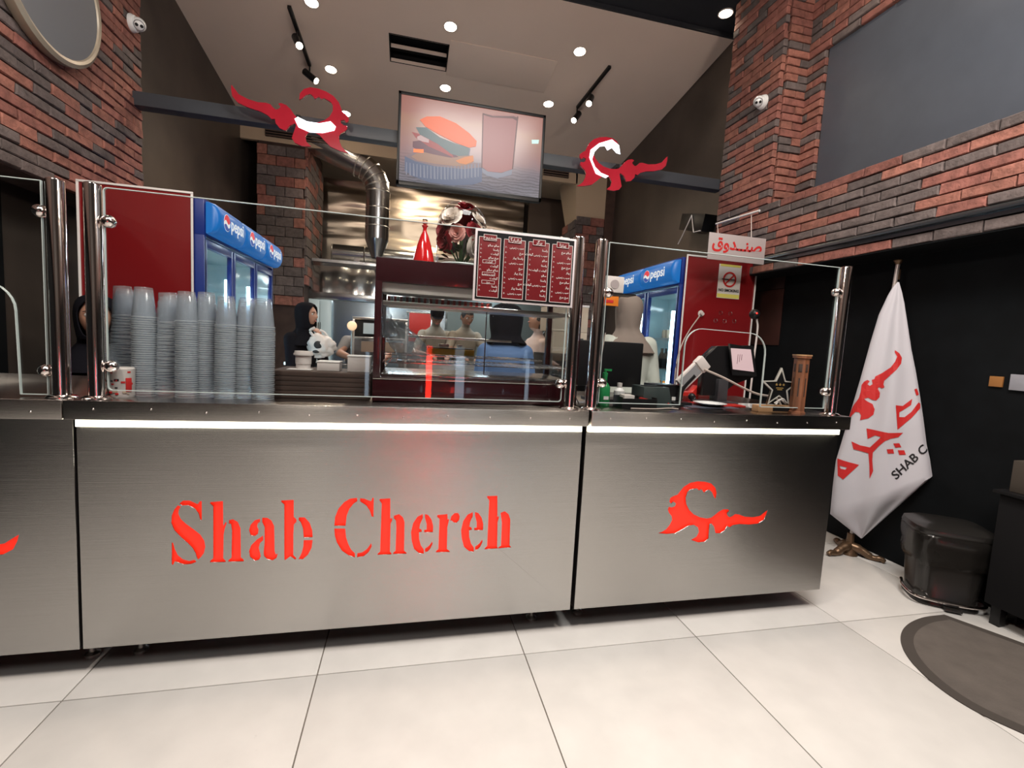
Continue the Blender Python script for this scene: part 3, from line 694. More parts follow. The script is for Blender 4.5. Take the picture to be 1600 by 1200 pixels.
# wire racks
for z, y0, y1, xa, xb in ((1.158, Y0+.04, Y1-.06, X0+.035, X1-.04), (1.185, Y0+.16, Y1-.06, X0+.035, X1-.12)):
    b = nb()
    for q in range(2): cyl(b, (xa, (y0, y1)[q], z), (xb, (y0, y1)[q], z), .0022, seg=6)
    n = 30
    for q in range(n+1): X = xa+(xb-xa)*q/n; cyl(b, (X, y0, z+.003), (X, y1, z+.003), .0013, seg=5)
    tag(obj('wire_rack', b, M_chrome, t, wo=True), kind=None)
b = nb(); cyl(b, (.32, Y0+.03, 1.12), (.32, Y0+.03, 1.40), .0025, seg=8); obj('support_rod', b, M_chrome, t, wo=True)
lamp('case_lamp', 'AREA', (0.1, -.1, .42), 5, (1, .92, .85), .12, (0, 0, 0), t)
# striped cloth strip seen under the canopy
b = nb()
for q in range(18):
    x = X0+.04+q*.0255; box(b, x, x+.0125, Y0+.20, Y0+.204, 1.412, 1.436, mi=0); box(b, x+.0128, x+.025, Y0+.20, Y0+.204, 1.412, 1.436, mi=1)
obj('striped_trim', b, [M_red, M_offw], t, wo=True)
# things in the case
o = thing('food_tray', 'bright yellow shallow tray inside the display case', 'tray', (.20, .40, 1.19))
b = nb(); box(b, -.11, .11, -.06, .06, .0, .028, .004); obj('tray', b, M_yellow, o)
b = nb(); box(b, -.105, .105, -.050, .056, .028, .033, .002); obj('rim', b, M_brown, o)
for q in range(2):
    b = nb(); box(b, -.025+q*.0+(-.03, .06)[q], .022+(-.03, .03)[q], -.05, .02, .036, .050, .003); obj('carton', b, M_white, o)
o = thing('plastic_bag', 'crumpled grey translucent plastic bag slumped at the left inside the display case', 'bag', (.0, .19, 1.165))
b = nb(); bmesh.ops.create_icosphere(b, subdivisions=4, radius=1)
for v in b.verts:
    c = v.co.copy(); d = 1+.28*pnoise(c*2.1+Vector((3, 1, 0)))+.12*pnoise(c*6)
    x = c.x*.10*d; z = c.z*.075*d; v.co = Vector((x, c.y*.06*d, .065+z+(-x*.75)))
    v.co.z = max(v.co.z, .002)
obj('bag', b, M_bag, o)
b = nb(); tube(b, arc([(-.07, 0, .10), (-.085, -.01, .17), (-.09, 0, .225)], 5), [.03]*3+[.022]*4+[.012]*4, 10); obj('bag_neck', b, M_bag, o)
o = thing('steel_bowl', 'small steel bowl with dark lid at the left end of the case shelf', 'bowl', (-.045, .33, 1.397)); b = nb(); lathe(b, [(.0, .0), (.016, .001), (.024, .02), (.022, .02), (.0, .006)], seg=20); obj('bowl', b, M_steel, o)
b = nb(); lathe(b, [(.0, .028), (.02, .024), (.024, .02)], seg=20); obj('lid', b, M_black, o)

# ------------------------------------------------------------------ on top of the case
P = onplane(662, 408, .2)
t = thing('bottle_vase', 'red tapering bottle vase with a small figure stopper on the display case', 'vase', (P.x, .20, 1.568)); t.scale = (1.35, 1.35, 1.12)
b = nb(); lathe(b, [(0, .0), (.030, .0), (.0335, .004), (.030, .03), (.021, .075), (.012, .108), (.0065, .122), (.0055, .134), (.010, .144), (.008, .146), (0, .146)], seg=32); obj('body', b, M_vase, t)
b = nb(); sph(b, (0, 0, .156), .0085); obj('stopper', b, M_skin, t)
b = nb(); sph(b, (.002, 0, .165), .0055, sz=.8); sph(b, (-.005, 0, .166), .0035); obj('stopper_cap', b, M_hair, t)
P = onplane(721, 409, .26)
t = thing('flower_dome', 'tall glass dome full of dark red, white and pink roses on the display case', 'glass dome', (P.x, .30, 1.568)); t.scale = (1.38, 1.38, 1.43)
b = nb(); lathe(b, [(0, 0), (.086, 0), (.088, .006), (.084, .012), (0, .013)], seg=40); obj('base', b, M_black, t)
b = nb(); prof = [(.077, .012), (.079, .03), (.079, .135)]+[(.079*math.cos(a), .135+.079*math.sin(a)) for a in [math.radians(q) for q in range(8, 90, 9)]]+[(.0, .214)]; lathe(b, prof, seg=40); obj('dome', b, M_dome, t)
b = nb(); lathe(b, [(.080, .012), (.082, .015), (.080, .018), (.077, .015), (.080, .012)], seg=40); obj('rim', b, M_edge, t)
def rose(par, c, r, m, seed, name='rose'):
    rnd = random.Random(seed); b = nb()
    for ring, (n, rr, op, hh) in enumerate(((3, .30, .15, .55), (4, .52, .35, .6), (5, .78, .65, .5), (6, 1.0, 1.0, .32))):
        for k in range(n):
            a0 = 2*PI*k/n+ring*.5+rnd.uniform(-.2, .2); wv = 2*PI/n*.72; G = []
            for j in range(4):
                v = j/3; row = []
                for i in range(6):
                    a = a0+(i/5-.5)*2*wv*(.55+.45*math.sin(PI*min(1, v*.8+.15))); R = r*rr*(.25+.75*v**(1.2-op*.5))+r*.10*op*v*v
                    z = r*hh*(v if op < .8 else v-.55*v*v)*1.1
                    row.append(b.verts.new((R*math.cos(a), R*math.sin(a), z+r*.05*math.sin(3*a+seed))))
                G.append(row)
            for j in range(3):
                for i in range(5): b.faces.new((G[j][i], G[j][i+1], G[j+1][i+1], G[j+1][i]))
    cc = Vector(c)-Vector((0, 0, .1)); q = Vector((c[0]*1.0, c[1]*1.0, (c[2]-.1)*.8)).to_track_quat('Z', 'Y').to_matrix().to_4x4()
    b.transform(Matrix.Translation(c) @ q); return obj(name, b, m, par)
RS = [(-.035, -.045, .15, .034, M_rose_w), (-.06, -.02, .145, .022, M_rose_w), (.045, -.03, .155, .026, M_rose_w), (-.02, -.055, .105, .026, M_rose_p), (.035, -.048, .075, .032, M_rose_w),
      (-.058, -.03, .115, .028, M_rose_r), (-.052, -.038, .08, .030, M_rose_r), (.03, -.05, .115, .028, M_rose_r), (.06, -.015, .12, .024, M_rose_r), (.0, -.03, .185, .026, M_rose_r), (.02, -.02, .19, .022, M_rose_r), (-.01, -.01, .175, .03, M_rose_r),
      (.06, -.01, .15, .02, M_rose_w), (-.065, -.01, .085, .02, M_rose_w), (.0, .02, .14, .05, M_rose_r), (.03, .03, .10, .04, M_rose_w), (-.03, .03, .10, .04, M_rose_r)]
for q, (x, y, z, r, m) in enumerate(RS): rose(t, (x, y, z), r, m, q)
rl = random.Random(3)
for q in range(16):
    b = nb(); a = rl.uniform(0, 2*PI); R = rl.uniform(.02, .066); z = rl.uniform(.02, .07); L = .03
    M = Matrix.Translation((R*math.cos(a), R*math.sin(a), z)) @ Matrix.Rotation(a, 4, 'Z') @ Matrix.Rotation(rl.uniform(-1.2, .2), 4, 'Y')
    p = [(0, 0, 0), (L*.3, .009, .003), (L*.7, .008, .004), (L, 0, 0), (L*.7, -.008, .004), (L*.3, -.009, .003)]
    vs = [b.verts.new(M @ Vector(v)) for v in p]; c = b.verts.new(M @ Vector((L*.5, 0, -.002)))
    for i in range(6): b.faces.new((vs[i], vs[(i+1) % 6], c))
    obj('leaf', b, M_leaf, t)
b = nb(); cyl(b, (0, 0, .012), (0, 0, .13), .006); 
for q in range(6): cyl(b, (0, 0, .014), (.05*math.cos(q), .05*math.sin(q), .09), .0025, seg=6)
obj('stem', b, M_leaf, t)

# ------------------------------------------------------------------ menu board hanging on the glass
MB = lambda u, v: at(u, v, 'y', -.016)
A, B, C_, D = MB(743, 357), MB(904, 373), MB(888, 481), MB(741, 471)
mx0, mx1, mz0, mz1 = .241, .648, 1.418, 1.690
t = thing('menu_board', 'white-framed red and black menu board with four columns of white writing', 'menu board', ((mx0+mx1)/2, -.014, mz0))
ox, oz = (mx0+mx1)/2, mz0; W = mx1-mx0; H = mz1-mz0
def mbox(name, x0, x1, z0, z1, y0, y1, m): b = nb(); box(b, x0, x1, y0, y1, z0, z1, .0006); return obj(name, b, m, t)
mbox('frame', -W/2, W/2, 0, H, -.006, .004, mat('frame_alu', (.62, .58, .60), .35)); mbox('panel', -W/2+.008, W/2-.008, .008, H-.008, -.008, -.005, M_blackm)
M_menur = mat('menu_red', (.135, .005, .008), .4)
HEAD = ['ﻪﭽﯾﺪﻨﺳ', 'ﮒﺭﺎﺒﻧﺍﺮﺑ', 'ﺮﮔﺮﺑ', 'ﺍﺰﺘﯿﭘ']
rows = ['ﻮﻟﺎﺳ', 'ﯽﻨﯿﻣﺯ ﺐﯿﺳ', 'ﺎﺘﺳﺎﭘ', 'ﻎﺮﻣ', 'ﺖﺷﻮﮔ', 'ﺯﺎﯿﭘ']
cw = (W-.016)/4
for k in range(4):
    cx = -W/2+.008+cw*(k+.5); top = H-.020-.006*0; x0, x1 = cx-cw/2+.006, cx+cw/2-.006
    mbox('column', x0, x1, .016, top-.008, -.0095, -.0075, M_menur)
    b = nb()
    for (a0, a1, c0, c1) in ((x0, x0+.0014, .016, top-.008), (x1-.0014, x1, .016, top-.008), (x0, x1, .016, .0174), (x0, x1, top-.0094, top-.008)): box(b, a0, a1, -.0102, -.009, c0, c1)
    hx = cw*.26
    for (a0, a1, c0, c1) in ((cx-hx, cx+hx, top, top+.0012), (cx-hx, cx+hx, top-.021, top-.0198), (cx-hx, cx-hx+.0012, top-.021, top), (cx+hx-.0012, cx+hx, top-.021, top)): box(b, a0, a1, -.0125, -.0112, c0, c1)
    obj('column_outline', b, M_printw, t)
    mbox('heading', cx-hx, cx+hx, top-.020, top+.0005, -.0118, -.0095, M_menur)
    obj('lettering', text_bm(HEAD[k], .017, xz(-.0125, cx, top-.016), extrude=.0003), M_printw, t)
    b = nb(); n = 10 if k else 12
    for q in range(n):
        if k == 0 and q in (4, 7, 9):
            z = top-.042-q*.0155; 
            for (a0, a1, c0, c1) in ((cx-hx, cx+hx, z+.009, z+.0099), (cx-hx, cx+hx, z-.003, z-.0021), (cx-hx, cx-hx+.001, z-.003, z+.009), (cx+hx-.001, cx+hx, z-.003, z+.009)): box(b, a0, a1, -.0106, -.0096, c0, c1)
            join_bm(b, text_bm(rows[q % 6], .010, xz(-.0102, cx, z), extrude=.0003)); continue
        z = top-.042-q*(.0195 if k else .0155)
        join_bm(b, text_bm(rows[(q*2+k) % 6]+('' if (q+k) % 3 else ' '+rows[q % 6]), .0115, xz(-.0102, x1-.006, z), 'RIGHT', .0003))
        join_bm(b, text_bm('۱۲۳۴۵۶۷۸۹'[(q*3+k) % 8]+'۰', .009, xz(-.0102, x0+.010, z), 'CENTER', .0003))
    obj('lettering', b, M_printw, t, smooth=False)
for s in (-1, 1):
    b = nb(); box(b, s*W*.35-.004, s*W*.35+.004, -.004, .024, H-.001, H+.005); box(b, s*W*.35-.004, s*W*.35+.004, .020, .024, H-.03, H+.005); obj('hook', b, M_offw, t)

# ------------------------------------------------------------------ television on the beam
TA, TB, TC = at(622, 135, 'y', 2.08), at(852, 180, 'y', 2.08), at(618, 290, 'y', 2.08)
tvw, tvh = 1.19, .70; tcx = (TA.x+TB.x)/2+.005; tcz = (TA.z+TC.z)/2-.012
t = thing('television', 'wall-mounted flat television showing a burger and a glass, hung from the beam', 'television', (tcx, 2.08, tcz))
b = nb(); box(b, -tvw/2, tvw/2, -.004, .05, -tvh/2, tvh/2, .006); obj('casing', b, M_black, t)
b = nb(); F = .022
for a in ((-tvw/2, tvw/2, tvh/2-F, tvh/2), (-tvw/2, tvw/2, -tvh/2, -tvh/2+F*1.5), (-tvw/2, -tvw/2+F, -tvh/2, tvh/2), (tvw/2-F, tvw/2, -tvh/2, tvh/2)): box(b, a[0], a[1], -.014, -.003, a[2], a[3], .002)
obj('bezel', b, M_black, t)
b = nb(); box(b, -.05, .05, .04, .06, -.1, .1); obj('wall_bracket', b, M_black, t)
sw, sh = tvw/2-F, tvh/2-F
# picture on the screen, a flat lit image made of coloured shapes
def scr(name, pts, col, e, dy): 
    m = mat('screen_'+name, [c*.2 for c in col], .3, emis=[c**1.9*1.0 for c in col], estr=e*.75)
    o = obj('screen_image', plate_bm([pts], .0006, xz(-.0065-dy)), m, t, smooth=False); return o
def S(u, v):   # crop pixels (screen spans 45..1525, 140..1190 approx) -> screen metres, sheared picture straightened
    x = (u-45)/1480; y = (v-(140+x*238))/(930-x*110+0)
    return ((x-.5)*2*sw, (.5-y)*2*sh+.004)
b = nb(); ng = 24
gv = [[b.verts.new(((i/ng-.5)*2*sw, -.006, (j/ng-.5)*2*sh)) for i in range(ng+1)] for j in range(ng+1)]
for j in range(ng):
    for i in range(ng): b.faces.new((gv[j][i], gv[j][i+1], gv[j+1][i+1], gv[j+1][i]))
ms = bpy.data.materials.new('screen_backdrop'); ms.use_nodes = True; nt = ms.node_tree; pb = nt.nodes['Principled BSDF']; pb.inputs['Base Color'].default_value = (.05, .05, .05, 1); pb.inputs['Roughness'].default_value = .2
tc = nt.nodes.new('ShaderNodeTexCoord'); sp = nt.nodes.new('ShaderNodeSeparateXYZ'); nt.links.new(tc.outputs['Generated'], sp.inputs[0])
n1 = nt.nodes.new('ShaderNodeTexNoise'); n1.inputs['Scale'].default_value = 3; nt.links.new(tc.outputs['Generated'], n1.inputs[0])
ad = nt.nodes.new('ShaderNodeMath'); ad.operation = 'MULTIPLY_ADD'; ad.inputs[1].default_value = .35; nt.links.new(n1.outputs[0], ad.inputs[0]); nt.links.new(sp.outputs['Z'], ad.inputs[2])
cr = nt.nodes.new('ShaderNodeValToRGB'); nt.links.new(ad.outputs[0], cr.inputs[0])
el = cr.color_ramp.elements; el[0].position = .12; el[0].color = (.22, .25, .36, 1); el[1].position = 1.05; el[1].color = (.68, .24, .18, 1)
e = el.new(.45); e.color = (.40, .30, .36, 1); e = el.new(.62); e.color = (.62, .30, .28, 1); e = el.new(.9); e.color = (.72, .32, .20, 1)
wv = nt.nodes.new('ShaderNodeTexWave'); wv.bands_direction = 'Z'; wv.inputs['Scale'].default_value = 9; wv.inputs['Distortion'].default_value = 9; wv.inputs['Detail'].default_value = 4; nt.links.new(tc.outputs['Generated'], wv.inputs[0])
lt = nt.nodes.new('ShaderNodeMapRange'); lt.inputs[1].default_value = .40; lt.inputs[2].default_value = .18; lt.inputs[3].default_value = 0; lt.inputs[4].default_value = .55; nt.links.new(sp.outputs['Z'], lt.inputs[0])
mx = nt.nodes.new('ShaderNodeMix'); mx.data_type = 'RGBA'; mx.blend_type = 'MULTIPLY'; nt.links.new(lt.outputs[0], mx.inputs[0]); nt.links.new(cr.outputs[0], mx.inputs[6]); nt.links.new(wv.outputs['Color'], mx.inputs[7])
nt.links.new(mx.outputs[2], pb.inputs['Emission Color']); pb.inputs['Emission Strength'].default_value = .44
obj('screen', b, ms, t, smooth=False)
SD = lambda pts: [S(*p) for p in pts]
scr('log_top', SD([(100,800),(180,760),(500,820),(880,850),(890,900),(700,920),(400,900),(200,860)]), (.42, .33, .36), .8, .0006)
scr('log', SD([(95,800),(200,850),(400,895),(700,915),(890,890),(895,1040),(800,1075),(560,1090),(350,1070),(180,1010),(100,960)]), (.22, .28, .42), .75, .0008)
for q in range(22):
    x = 110+q*35; y0 = 830+40*math.sin(q*.15+.2); scr('bark_line', SD([(x, y0+25), (x+9, y0+28), (x+13+(q % 3)*5, 1000+35*math.sin(q*.16)), (x+2, 995+35*math.sin(q*.16))]), (.10, .15, .28) if q % 2 else (.42, .45, .55), .7, .0012)
scr('bun_base', SD([(160,800),(250,740),(500,780),(780,770),(790,850),(650,890),(400,870),(220,840)]), (.55, .38, .30), .8, .0012)
scr('patty', SD([(170,640),(300,620),(480,700),(640,790),(560,800),(380,770),(240,740),(170,700)]), (.30, .14, .20), .8, .0016)
scr('tomato', SD([(155,540),(240,560),(430,640),(560,740),(590,800),(500,760),(330,690),(200,600)]), (.55, .16, .17), .85, .0020)
scr('lettuce', SD([(195,490),(300,490),(440,590),(600,650),(750,690),(740,770),(640,780),(560,760),(420,660),(240,570)]), (.24, .32, .34), .85, .0024)
scr('cheese', SD([(610,830),(700,790),(790,770),(800,830),(720,865),(650,855)]), (.80, .38, .12), .9, .0024)
scr('bun_top', SD([(232,410),(300,375),(430,370),(600,440),(740,540),(820,620),(815,675),(740,690),(600,640),(430,560),(290,480)]), (.92, .30, .12), .95, .0028)
scr('onion', SD([(210,590),(250,570),(330,610),(330,650),(270,640),(215,620)]), (.75, .6, .6), .8, .0024)
scr('fries', SD([(670,690),(760,700),(750,770),(650,780),(640,740)]), (.35, .33, .42), .8, .0022)
scr('glass_body', SD([(872,340),(1245,360),(1235,560),(1215,900),(1100,940),(950,930),(885,880)]), (.60, .33, .33), .75, .0012)
scr('glass_line', SD([(868,335),(880,335),(893,900),(882,900)]), (.30, .15, .16), .7, .0016)
scr('glass_line', SD([(1238,360),(1252,370),(1225,900),(1212,900)]), (.30, .17, .20), .7, .0016)
scr('glass_line', SD([(868,330),(980,360),(1200,362),(1252,380),(1240,410),(1190,385),(970,375),(880,350)]), (.36, .18, .17), .7, .0018)
scr('glass_base', SD([(890,900),(960,935),(1100,945),(1215,905),(1210,960),(1060,1000),(940,975),(895,940)]), (.42, .44, .52), .8, .0018)
scr('neon_reflection', SD([(180,720),(280,722),(280,758),(180,755)]), (1, .35, .12), 1.6, .0032)  # red neon reflection on the screen, painted as a glowing patch
scr('mark', SD([(1410,600),(1492,600),(1488,640),(1415,640)]), (.75, .95, .9), 1.1, .002)

# ------------------------------------------------------------------ hanging red emblems
def emblem(label, P0, P1, mirror, lit):
    """P0 = foot tip, P1 = tail tip in the x-z plane at y=2.0"""
    a = Vector(EMB[26]); c = min(EMB, key=lambda p: p[0]); d = max(EMB, key=lambda p: p[0])
    c = Vector(c); d = Vector(d); s = (P1-P0).length/(d-c).length
    v0 = d-c; 
    pts = [Vector(p)-c for p in EMB]
    if mirror: pts = [Vector((-p.x, p.y)) for p in pts]; v0 = Vector((-v0.x, v0.y))
    v1 = P1-P0; ang = math.atan2(v1.y, v1.x)-math.atan2(v0.y, v0.x); R = Matrix.Rotation(ang, 2)
    pts = [(R @ p)*s for p in pts]
    t = thing('hanging_emblem', label, 'emblem', (P0.x, 2.0, P0.y))
    obj('acrylic_plate', plate_bm([pts], .02, xz(0)), M_redsign, t, smooth=False)
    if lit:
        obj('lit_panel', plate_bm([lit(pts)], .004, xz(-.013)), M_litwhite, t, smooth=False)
    b = nb(); box(b, (P1.x-P0.x)*.45-.015, (P1.x-P0.x)*.45+.015, .01, .13, .2*s/1.5, .2*s/1.5+.03); obj('bracket', b, M_black, t)
    return t
def V2(u, v, y=2.0): p = at(u, v, 'y', y); return Vector((p.x, p.z))
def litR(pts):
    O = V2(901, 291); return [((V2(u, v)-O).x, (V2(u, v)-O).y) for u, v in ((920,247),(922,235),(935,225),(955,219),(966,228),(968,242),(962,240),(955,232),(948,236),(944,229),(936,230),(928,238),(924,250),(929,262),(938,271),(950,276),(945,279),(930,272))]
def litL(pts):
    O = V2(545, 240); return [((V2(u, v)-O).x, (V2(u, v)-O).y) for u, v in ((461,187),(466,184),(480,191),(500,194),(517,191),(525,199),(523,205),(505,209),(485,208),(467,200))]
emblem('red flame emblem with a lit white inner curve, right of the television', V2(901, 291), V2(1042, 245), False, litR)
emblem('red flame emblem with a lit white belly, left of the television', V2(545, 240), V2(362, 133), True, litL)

# ------------------------------------------------------------------ drinks fridges
def fridge(label, X, Y, sgn, n, dw, panel, loaded):
    """front plane x=X, open side faces sgn*x; row of n doors from y=Y towards +y"""
    t = thing('drinks_fridge', label, 'fridge', (X-sgn*.3, Y+n*dw/2, 0)); T = t.location.copy()
    def P(name, bxs, m, bev=.003, par=None):
        b = nb()
        for x0, x1, y0, y1, z0, z1 in bxs:
            a, c = sorted((X-sgn*x0, X-sgn*x1)); box(b, a, c, Y+y0, Y+y1, z0, z1, bev)
        return obj(name, b, m, par or t, wo=T)
    L = n*dw
    P('end_wall', [(.0, .58, 0, .03, .02, 1.82)], M_blue); P('end_wall', [(.0, .58, L-.03, L, .02, 1.82)], M_blue)
    P('back_wall', [(.55, .58, .03, L-.03, .02, 1.82)], M_cool); P('roof', [(0, .58, 0, L, 1.82, 2.04)], M_blue)
    P('liner', [(.035, .55, .03, .034, .16, 1.82), (.035, .55, L-.034, L-.03, .16, 1.82), (.035, .55, .03, L-.03, 1.814, 1.819), (.035, .55, .03, L-.03, .16, .165)], M_cool, 0)
    P('floor_pan', [(0, .58, 0, L, .10, .16)], M_blue)
    P('foot', [(.05, .1, .05, .1, 0, .1)], M_black, .001); P('foot', [(.05, .1, L-.1, L-.05, 0, .1)], M_black, .001); P('foot', [(.48, .53, .05, .1, 0, .1)], M_black, .001); P('foot', [(.48, .53, L-.1, L-.05, 0, .1)], M_black, .001)
    for k in range(n):
        y0 = k*dw; y1 = y0+dw
        # bulged header cap
        b = nb(); prof = []
        for q in range(9):
            a = -PI/2+PI*q/8; prof.append((.012+.075*math.cos(a)**.7 if abs(math.cos(a)) > 1e-6 else .012, 1.925+.098*math.sin(a)))
        ys = [y0+.003, y0+.012, y0+.03, y1-.03, y1-.012, y1-.003]; sc = [.55, .85, 1, 1, .85, .55]; rings = []
        for yy, s in zip(ys, sc): rings.append([b.verts.new((X+sgn*(.0+dx*(.4+.6*s)), Y+yy, 1.925+(z-1.925)*(.9+.1*s))) for dx, z in prof])
        for a_, c_ in zip(rings, rings[1:]):
            for i in range(8): b.faces.new((a_[i], a_[i+1], c_[i+1], c_[i]))
        b.faces.new(rings[0]); b.faces.new(rings[-1])
        h = obj('header', b, M_hdr, t, wo=T)
        # logo: disc with red, white and blue thirds, and the word
        fx = X+sgn*.0875; cy = Y+y0+(dw*.24 if sgn > 0 else dw*.76); r = .050
        face = Matrix.Translation((fx, 0, 1.925)) @ (Matrix.Rotation(PI/2 if sgn > 0 else -PI/2, 4, 'Z')) @ XZ
        # local 2D: +x runs along +y world (sgn>0) or -y (sgn<0)
        ccx = cy if sgn > 0 else -cy
        def disc(a0, a1, w0, m, nm):
            pts = [(ccx+r*math.cos(a0+(a1-a0)*i/14), r*math.sin(a0+(a1-a0)*i/14)) for i in range(15)]
            x1_, z1_ = pts[-1]; x0_, z0_ = pts[0]
            for i in range(1, 10): s = i/10; pts.append((x1_+(x0_-x1_)*s, z1_+(z0_-z1_)*s+w0*math.sin(2*PI*s)))
            obj(nm, plate_bm([pts], .0012, face), m, h, wo=T, smooth=False)
        full = [(ccx+r*1.06*math.cos(2*PI*i/28), r*1.06*math.sin(2*PI*i/28)) for i in range(28)]
        bmw = plate_bm([full], .001, Matrix.Translation((-sgn*.001, 0, 0)) @ face); obj('logo_disc', bmw, M_textw, h, wo=T, smooth=False)
        disc(math.radians(12), math.radians(178), .012, M_printr2, 'logo_red'); disc(math.radians(-158), math.radians(-22), -.010, M_printb, 'logo_blue')
        tb = text_bm('pepsi', .115, face @ Matrix.Translation((ccx+.066, -.028, 0)), 'LEFT', .0006, .002)
        obj('lettering', tb, M_textw, h, wo=T, smooth=False)
        # door
        fr = P('door', [(0, .03, y0+.01, y0+.045, .17, 1.80), (0, .03, y1-.045, y1-.01, .17, 1.80), (0, .03, y0+.045, y1-.045, .17, .23), (0, .03, y0+.045, y1-.045, 1.75, 1.80)], M_blue)
        P('door_pane', [(.012, .018, y0+.045, y1-.045, .23, 1.75)], M_glassd, 0, fr)
        P('door_handle', [(-.03, -.015, y1-.035, y1-.02, .95, 1.25), (-.03, .0, y1-.035, y1-.02, .95, .97), (-.03, .0, y1-.035, y1-.02, 1.23, 1.25)], M_black, .002, fr)
        P('light_tube', [(.10, .135, y0+dw*.42, y0+dw*.42+.035, .3, 1.62)], M_tube, .004)
        for z in (.5, .8, 1.1, 1.38): P('shelf', [(.08, .54, y0+.02, y1-.02, z-.006, z)], M_steel, .001)
    red = P('side_panel', [panel], M_redpanel, .001)
    x0, x1, y0, y1, z0, z1 = panel
    P('panel_trim', [(x0-.004, x0+.008, y0-.006, y0, z0, z1), (x1-.008, x1+.004, y0-.006, y0, z0, z1), (x0-.004, x1+.004, y0-.006, y0, z1-.004, z1+.008)], M_white, .001)
    return t, P
LFX, LFY = -1.235, 1.44
fl, PF = fridge('three-door blue drinks fridge with a plain red end panel, at the left', LFX, LFY, 1, 3, .50, (.05, .635, -.03, -.015, 0, 2.05), True)
RFX, RFY = 2.185, 1.66
fr_, PR = fridge('two-door blue drinks fridge whose red end panel carries a socket, at the right', RFX, RFY, -1, 2, .55, (.02, .69, -.03, -.015, 0, 2.05), True)
# stock in the right fridge
rk = random.Random(11)
for z in (.5, .8, 1.1, 1.38):
    for q in range(6):
        yy = RFY+.09+q*.072
        if z == 1.38:
            o = obj('jar', (lambda b: (lathe(b, [(0, 0), (.03, 0), (.032, .05), (.028, .075), (0, .078)], seg=14), b)[1])(nb()), M_card); o.location = (RFX+.17, yy, z+.001); tag(o, 'small brown tub on the top shelf of the right fridge', 'tub', 'tubs on the top shelf of the right fridge')
        else:
            o = thing('drink_bottle', {.5: 'bottle with a blue label low in the right fridge', .8: 'bottle with an orange cap on the third shelf of the right fridge', 1.1: 'dark bottle on the second shelf of the right fridge'}[z], 'bottle', (RFX+.15, yy, z+.001), 0, {.5: 'lowest bottles in the right fridge', .8: 'third-shelf bottles in the right fridge', 1.1: 'second-shelf bottles in the right fridge'}[z])
            b = nb(); lathe(b, [(0, 0), (.028, 0), (.030, .01), (.030, .11), (.012, .15), (.011, .17), (0, .17)], seg=14); obj('body', b, {.5: M_printb, .8: M_white, 1.1: M_blackm}[z], o)
            b = nb(); lathe(b, [(.013, .165), (.013, .185), (0, .185)], seg=12); obj('cap', b, {.5: M_white, .8: M_orange, 1.1: M_black}[z], o)
for z in (.8, 1.1):
    for k in range(3):
        for q in range(3):
            o = obj('drink_can', (lambda b: (lathe(b, [(0, 0), (.026, 0), (.029, .006), (.029, .105), (.025, .115), (0, .113)], seg=14), b)[1])(nb()), (M_printb, M_white)[k % 2]); o.location = (LFX-.2, LFY+.12+k*.5+q*.11, z+.001)
            tag(o, 'pale can on a shelf behind the %s glass door of the left fridge' % ('nearest', 'middle', 'farthest')[k], 'can', 'cans in the %s bay of the left fridge' % ('nearest', 'middle', 'farthest')[k])
# things on the right fridge's red panel
yP = RFY-.030
q0 = at(1095, 490, 'y', yP)
o = thing('power_socket', 'round white socket with a pale plug on the red fridge panel', 'socket', q0)
b = nb(); lathe(b, [(.0, -.004), (.024, -.004), (.027, -.001), (.027, .002), (0, .002)], seg=24, axis='y'); obj('face_plate', b, M_offw, o)
b = nb(); cyl(b, (0, 0, 0), (0, -.03, -.004), .014, seg=14); obj('plug', b, M_offw, o)
for u, v in ((1126, 489), (1141, 490), (1118, 501), (1132, 502), (1147, 502)):
    q0 = at(u, v, 'y', yP); o = obj('vent_hole', (lambda b: (lathe(b, [(.014, -.002), (.0160, -.005), (.018, 0), (.014, 0)], seg=18, axis='y'), b)[1])(nb()), M_chrome, fr_); o.data.transform(Matrix.Translation(q0-fr_.location))
A, Bq, Cq, Dq = at(1124, 412, 'y', yP), at(1159, 415, 'y', yP), at(1155, 468, 'y', yP), at(1121, 465, 'y', yP)
o = thing('no_smoking_sign', 'white and yellow no-smoking sign on the red fridge panel', 'sign', (A.x, yP-.004, Dq.z)); w_, h_ = Bq.x-A.x, A.z-Dq.z
ob = lambda nm, x0, x1, z0, z1, y, m: obj(nm, (lambda b: (box(b, x0, x1, y, y+.002, z0, z1), b)[1])(nb()), m, o, smooth=False)
ob('sheet', 0, w_, 0, h_, 0, M_white); ob('yellow_band', .002, w_-.002, .004, .035, -.001, M_yell2); ob('yellow_band', .01, w_-.01, h_-.018, h_, -.001, M_yell2)
b = nb(); lathe(b, [(.050, -.003), (.064, -.003), (.064, -.001), (.050, -.001), (.050, -.003)], (w_/2, 0, h_*.56), 32, 'y'); obj('ring', b, M_printr, o)
b = nb(); box(b, -.055, .055, -.004, -.002, -.006, .006, mtx=Matrix.Translation((w_/2, 0, h_*.56)) @ Matrix.Rotation(-PI/4, 4, 'Y')); obj('slash', b, M_printr, o)
b = nb(); box(b, w_/2-.075, w_/2+.05, -.0035, -.0015, h_*.56-.004, h_*.56+.004); obj('cigarette', b, M_printk, o)
obj('lettering', text_bm('NO SMOKING', .031, xz(-.002, w_/2, .055), extrude=.0004, offset=.001), M_printk, o, smooth=False)

